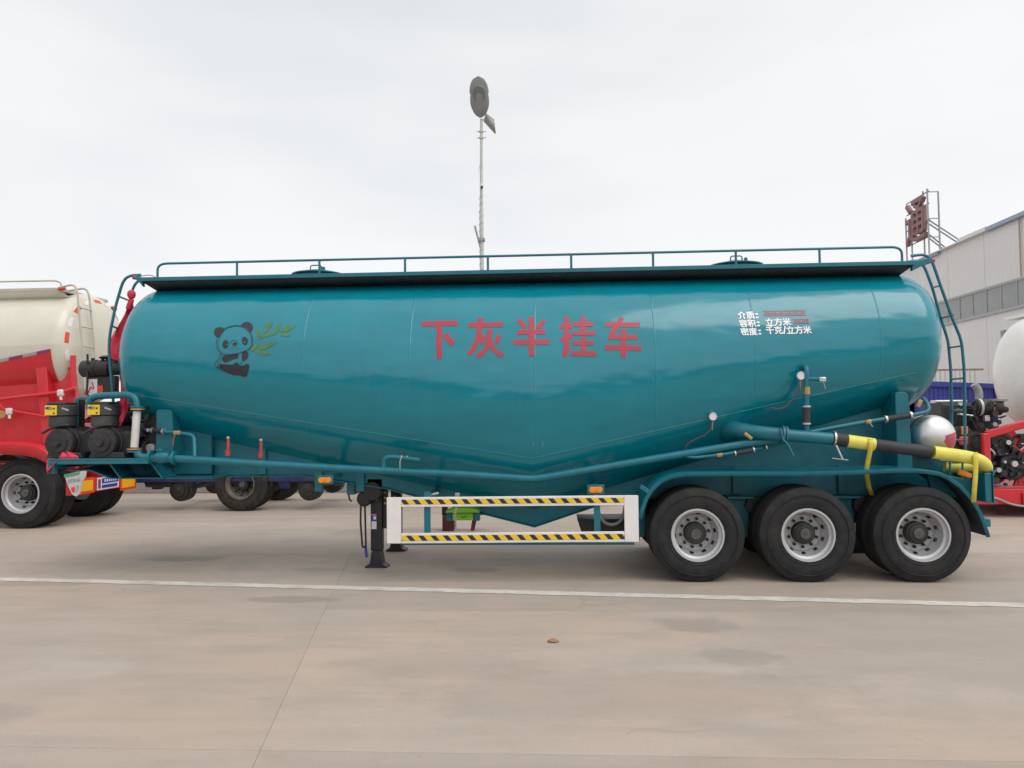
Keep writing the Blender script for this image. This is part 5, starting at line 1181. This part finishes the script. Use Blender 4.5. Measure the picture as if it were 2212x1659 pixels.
for y, z0, x1, z1 in ((28.8, 11.25, 20.2, 9.7), (28.95, 11.15, 20.2, 9.6), (28.8, 10.55, 19.1, 9.6), (28.95, 10.45, 19.1, 9.55)): MB().cyl((18.05, y, z0), (x1, y, z1), .035, n=6).build('sign_brace', M['steel_grey'], G)

# ------------------------------------------------------------------ street lamp behind the tanker
P_ = thing('street_lamp', 'tall pale solar street lamp with drooping grey head behind the teal tank', 'street lamp', (-1.59, 7.5, 0))
lx = -1.59
MB().cyl((lx, 7.5, 0), (lx, 7.5, 6.45), .052, .044, n=16).build('pole', M['pole'], P_); MB().cyl((lx, 7.5, 6.45), (lx + .02, 7.5, 8.5), .036, .032, n=14).build('upper_pole', M['pole'], P_)
MB().box(lx - .12, lx + .12, 7.38, 7.62, 0, .02).build('base_plate', M['steel_grey'], P_)
hd = []                                             # leaf shaped head, tilted so its underside faces the yard
c0 = Vector((lx + .01, 7.42, 8.50)); ax_ = Vector((0, -.55, .84)).normalized(); sx = Vector((1, 0, 0)); nn_ = ax_.cross(sx)
LH = .86; rows = []
for i in range(17):
    t = i / 16; wd = .028 + .18 * (sin(pi * min(1, t) ** .80) ** .8 if t < .999 else 0) if t < .60 else .208 * sqrt(max(0, 1 - ((t - .60) / .40) ** 2)) + .002; th_ = .05 * sin(pi * min(1, t * .96 + .04)) + .008
    c = c0 + ax_ * LH * t
    rows.append([c + sx * wd * cos(a_) + nn_ * th_ * sin(a_) for a_ in [2 * pi * j / 24 for j in range(25)]])
lh = MB().strip(rows).build('lamp_head', M['lamp'], P_, ang=60)
cl = c0 + ax_ * LH * .58 + nn_ * .05; s_ = -1 if (CAM - cl).dot(nn_) < 0 else 1
cl = c0 + ax_ * LH * .58 + nn_ * .048 * s_
MB().add([cl + sx * .135 * cos(a_) + ax_ * .17 * sin(a_) + nn_ * .006 * s_ for a_ in [2 * pi * j / 28 for j in range(28)]] + [cl + sx * .15 * cos(a_) + ax_ * .19 * sin(a_) - nn_ * .02 * s_ for a_ in [2 * pi * j / 28 for j in range(28)]], [tuple(range(28))] + [(j, (j + 1) % 28, 28 + (j + 1) % 28, 28 + j) for j in range(28)]).build('lens', M['lamplens'], lh)
pc_ = [at(u, v, Y=Y) for u, v, Y in ((1050, 246, 7.45), (1066, 258, 7.75), (1070, 288, 7.95), (1046, 262, 7.62))]
sp_ = MB().add(pc_, [(0, 1, 2, 3)]).build('solar_panel', M['solar'], P_, thick=.03)
fr = MB()
for i in range(4): fr.tube([pc_[i], pc_[(i + 1) % 4]], .016, 6)
fr.tube([(pc_[0] + pc_[3]) / 2, (lx, 7.5, 8.4)], .016, 6); fr.tube([(pc_[0] + pc_[1]) / 2, (pc_[2] + pc_[3]) / 2], .012, 6); fr.build('panel_frame', M['pole'], sp_)
for z in (8.22, 8.08):
    MB().lathe([(.036, -.02), (.05, -.02), (.05, .02), (.036, .02)], (lx + .015, 7.5, z), 'Z', 12).build('pole_clamp', M['pole'], P_)
    MB().cyl((lx - .09, 7.5, z), (lx + .12, 7.5, z), .008, n=6).build('clamp_bolt', M['steel_grey'], P_)
MB().lathe([(0, -.11), (.03, -.10), (.035, -.02), (.03, 0), (.0, .02)], at(1041, 402, Y=7.43), 'Y', 14).build('security_camera', M['tape_white'], P_)
MB().cyl(at(1041, 405, Y=7.40), at(1041, 405, Y=7.31), .028, n=12).build('security_camera', M['black'], P_)
MB().tube([at(1026, 488, Y=7.48), at(1028, 497, Y=7.48), at(1038, 535, Y=7.48)], .022, 8).build('flag_holder', M['steel_grey'], P_)
MB().box(*(lambda a, b: (a.x, b.x, 7.43, 7.57, b.z, a.z))(at(1032, 514, Y=7.45), at(1047, 520, Y=7.45))).build('holder_band', M['steel_grey'], P_)
hx = []
for i in range(15 * 16): a_ = 2 * pi * i / 16; z = 4.6 + 2.2 * i / 240; hx.append((lx + .052 * cos(a_), 7.5 + .052 * sin(a_), z))
MB().tube(hx, .004, 4).build('wire_wrap', M['pole'], P_)
MB().tube([at(1041, 330, Y=7.47), at(1038, 352, Y=7.45), at(1033, 372, Y=7.44)], .006, 5).build('loose_wire', M['pole'], P_)

# ------------------------------------------------------------------ low wall far behind, leaf
BW = MB().box(-26, 7, 10.9, 11.15, 0, 1.15).build('boundary_wall', M['plaster'], None, bev=.02)
tag(BW, 'low grey rendered wall at the back of the yard seen under the trailers', 'wall')
q = at(1195, 1388, Z=.0); k = 9; rows = []
for i in range(k):
    t = i / (k - 1); wd = .028 * sin(pi * (t * .94 + .03)); x = q.x + .10 * (t - .5)
    rows.append([Vector((x, q.y - wd, .012 + .012 * sin(t * 3))), Vector((x, q.y, .004 + .012 * sin(t * 3))), Vector((x, q.y + wd, .015 + .012 * sin(t * 3)))])
lf = MB().strip(rows).build('fallen_leaf', M['leaf'], None, thick=.002)
tag(lf, 'small dry orange leaf lying on the concrete in the foreground', 'leaf')

# ------------------------------------------------------------------ unseen row added behind the viewer: gives the tank a dark band to mirror
SH = thing('shed', 'long dark shed across the yard mirrored as a dark band in the teal tank', 'shed', (0, -42, 0))
dk = mat('dark_grey_cladding', (.05, .06, .065), .6, var=.15, scale=.6)
for k in range(11):
    x = -66 + 12 * k; h = (4.0, 4.9, 4.3)[k % 3]
    MB().box(x, x + 11.9, -43, -42, 0, h).build('wall_panel', dk, SH)
    MB().box(x + 3, x + 7, -41.99, -41.9, 0, 3.4).build('shed_door', mat('shed_door_grey', (.16, .165, .17), .6) if k == 0 else bpy.data.materials['shed_door_grey'], SH)
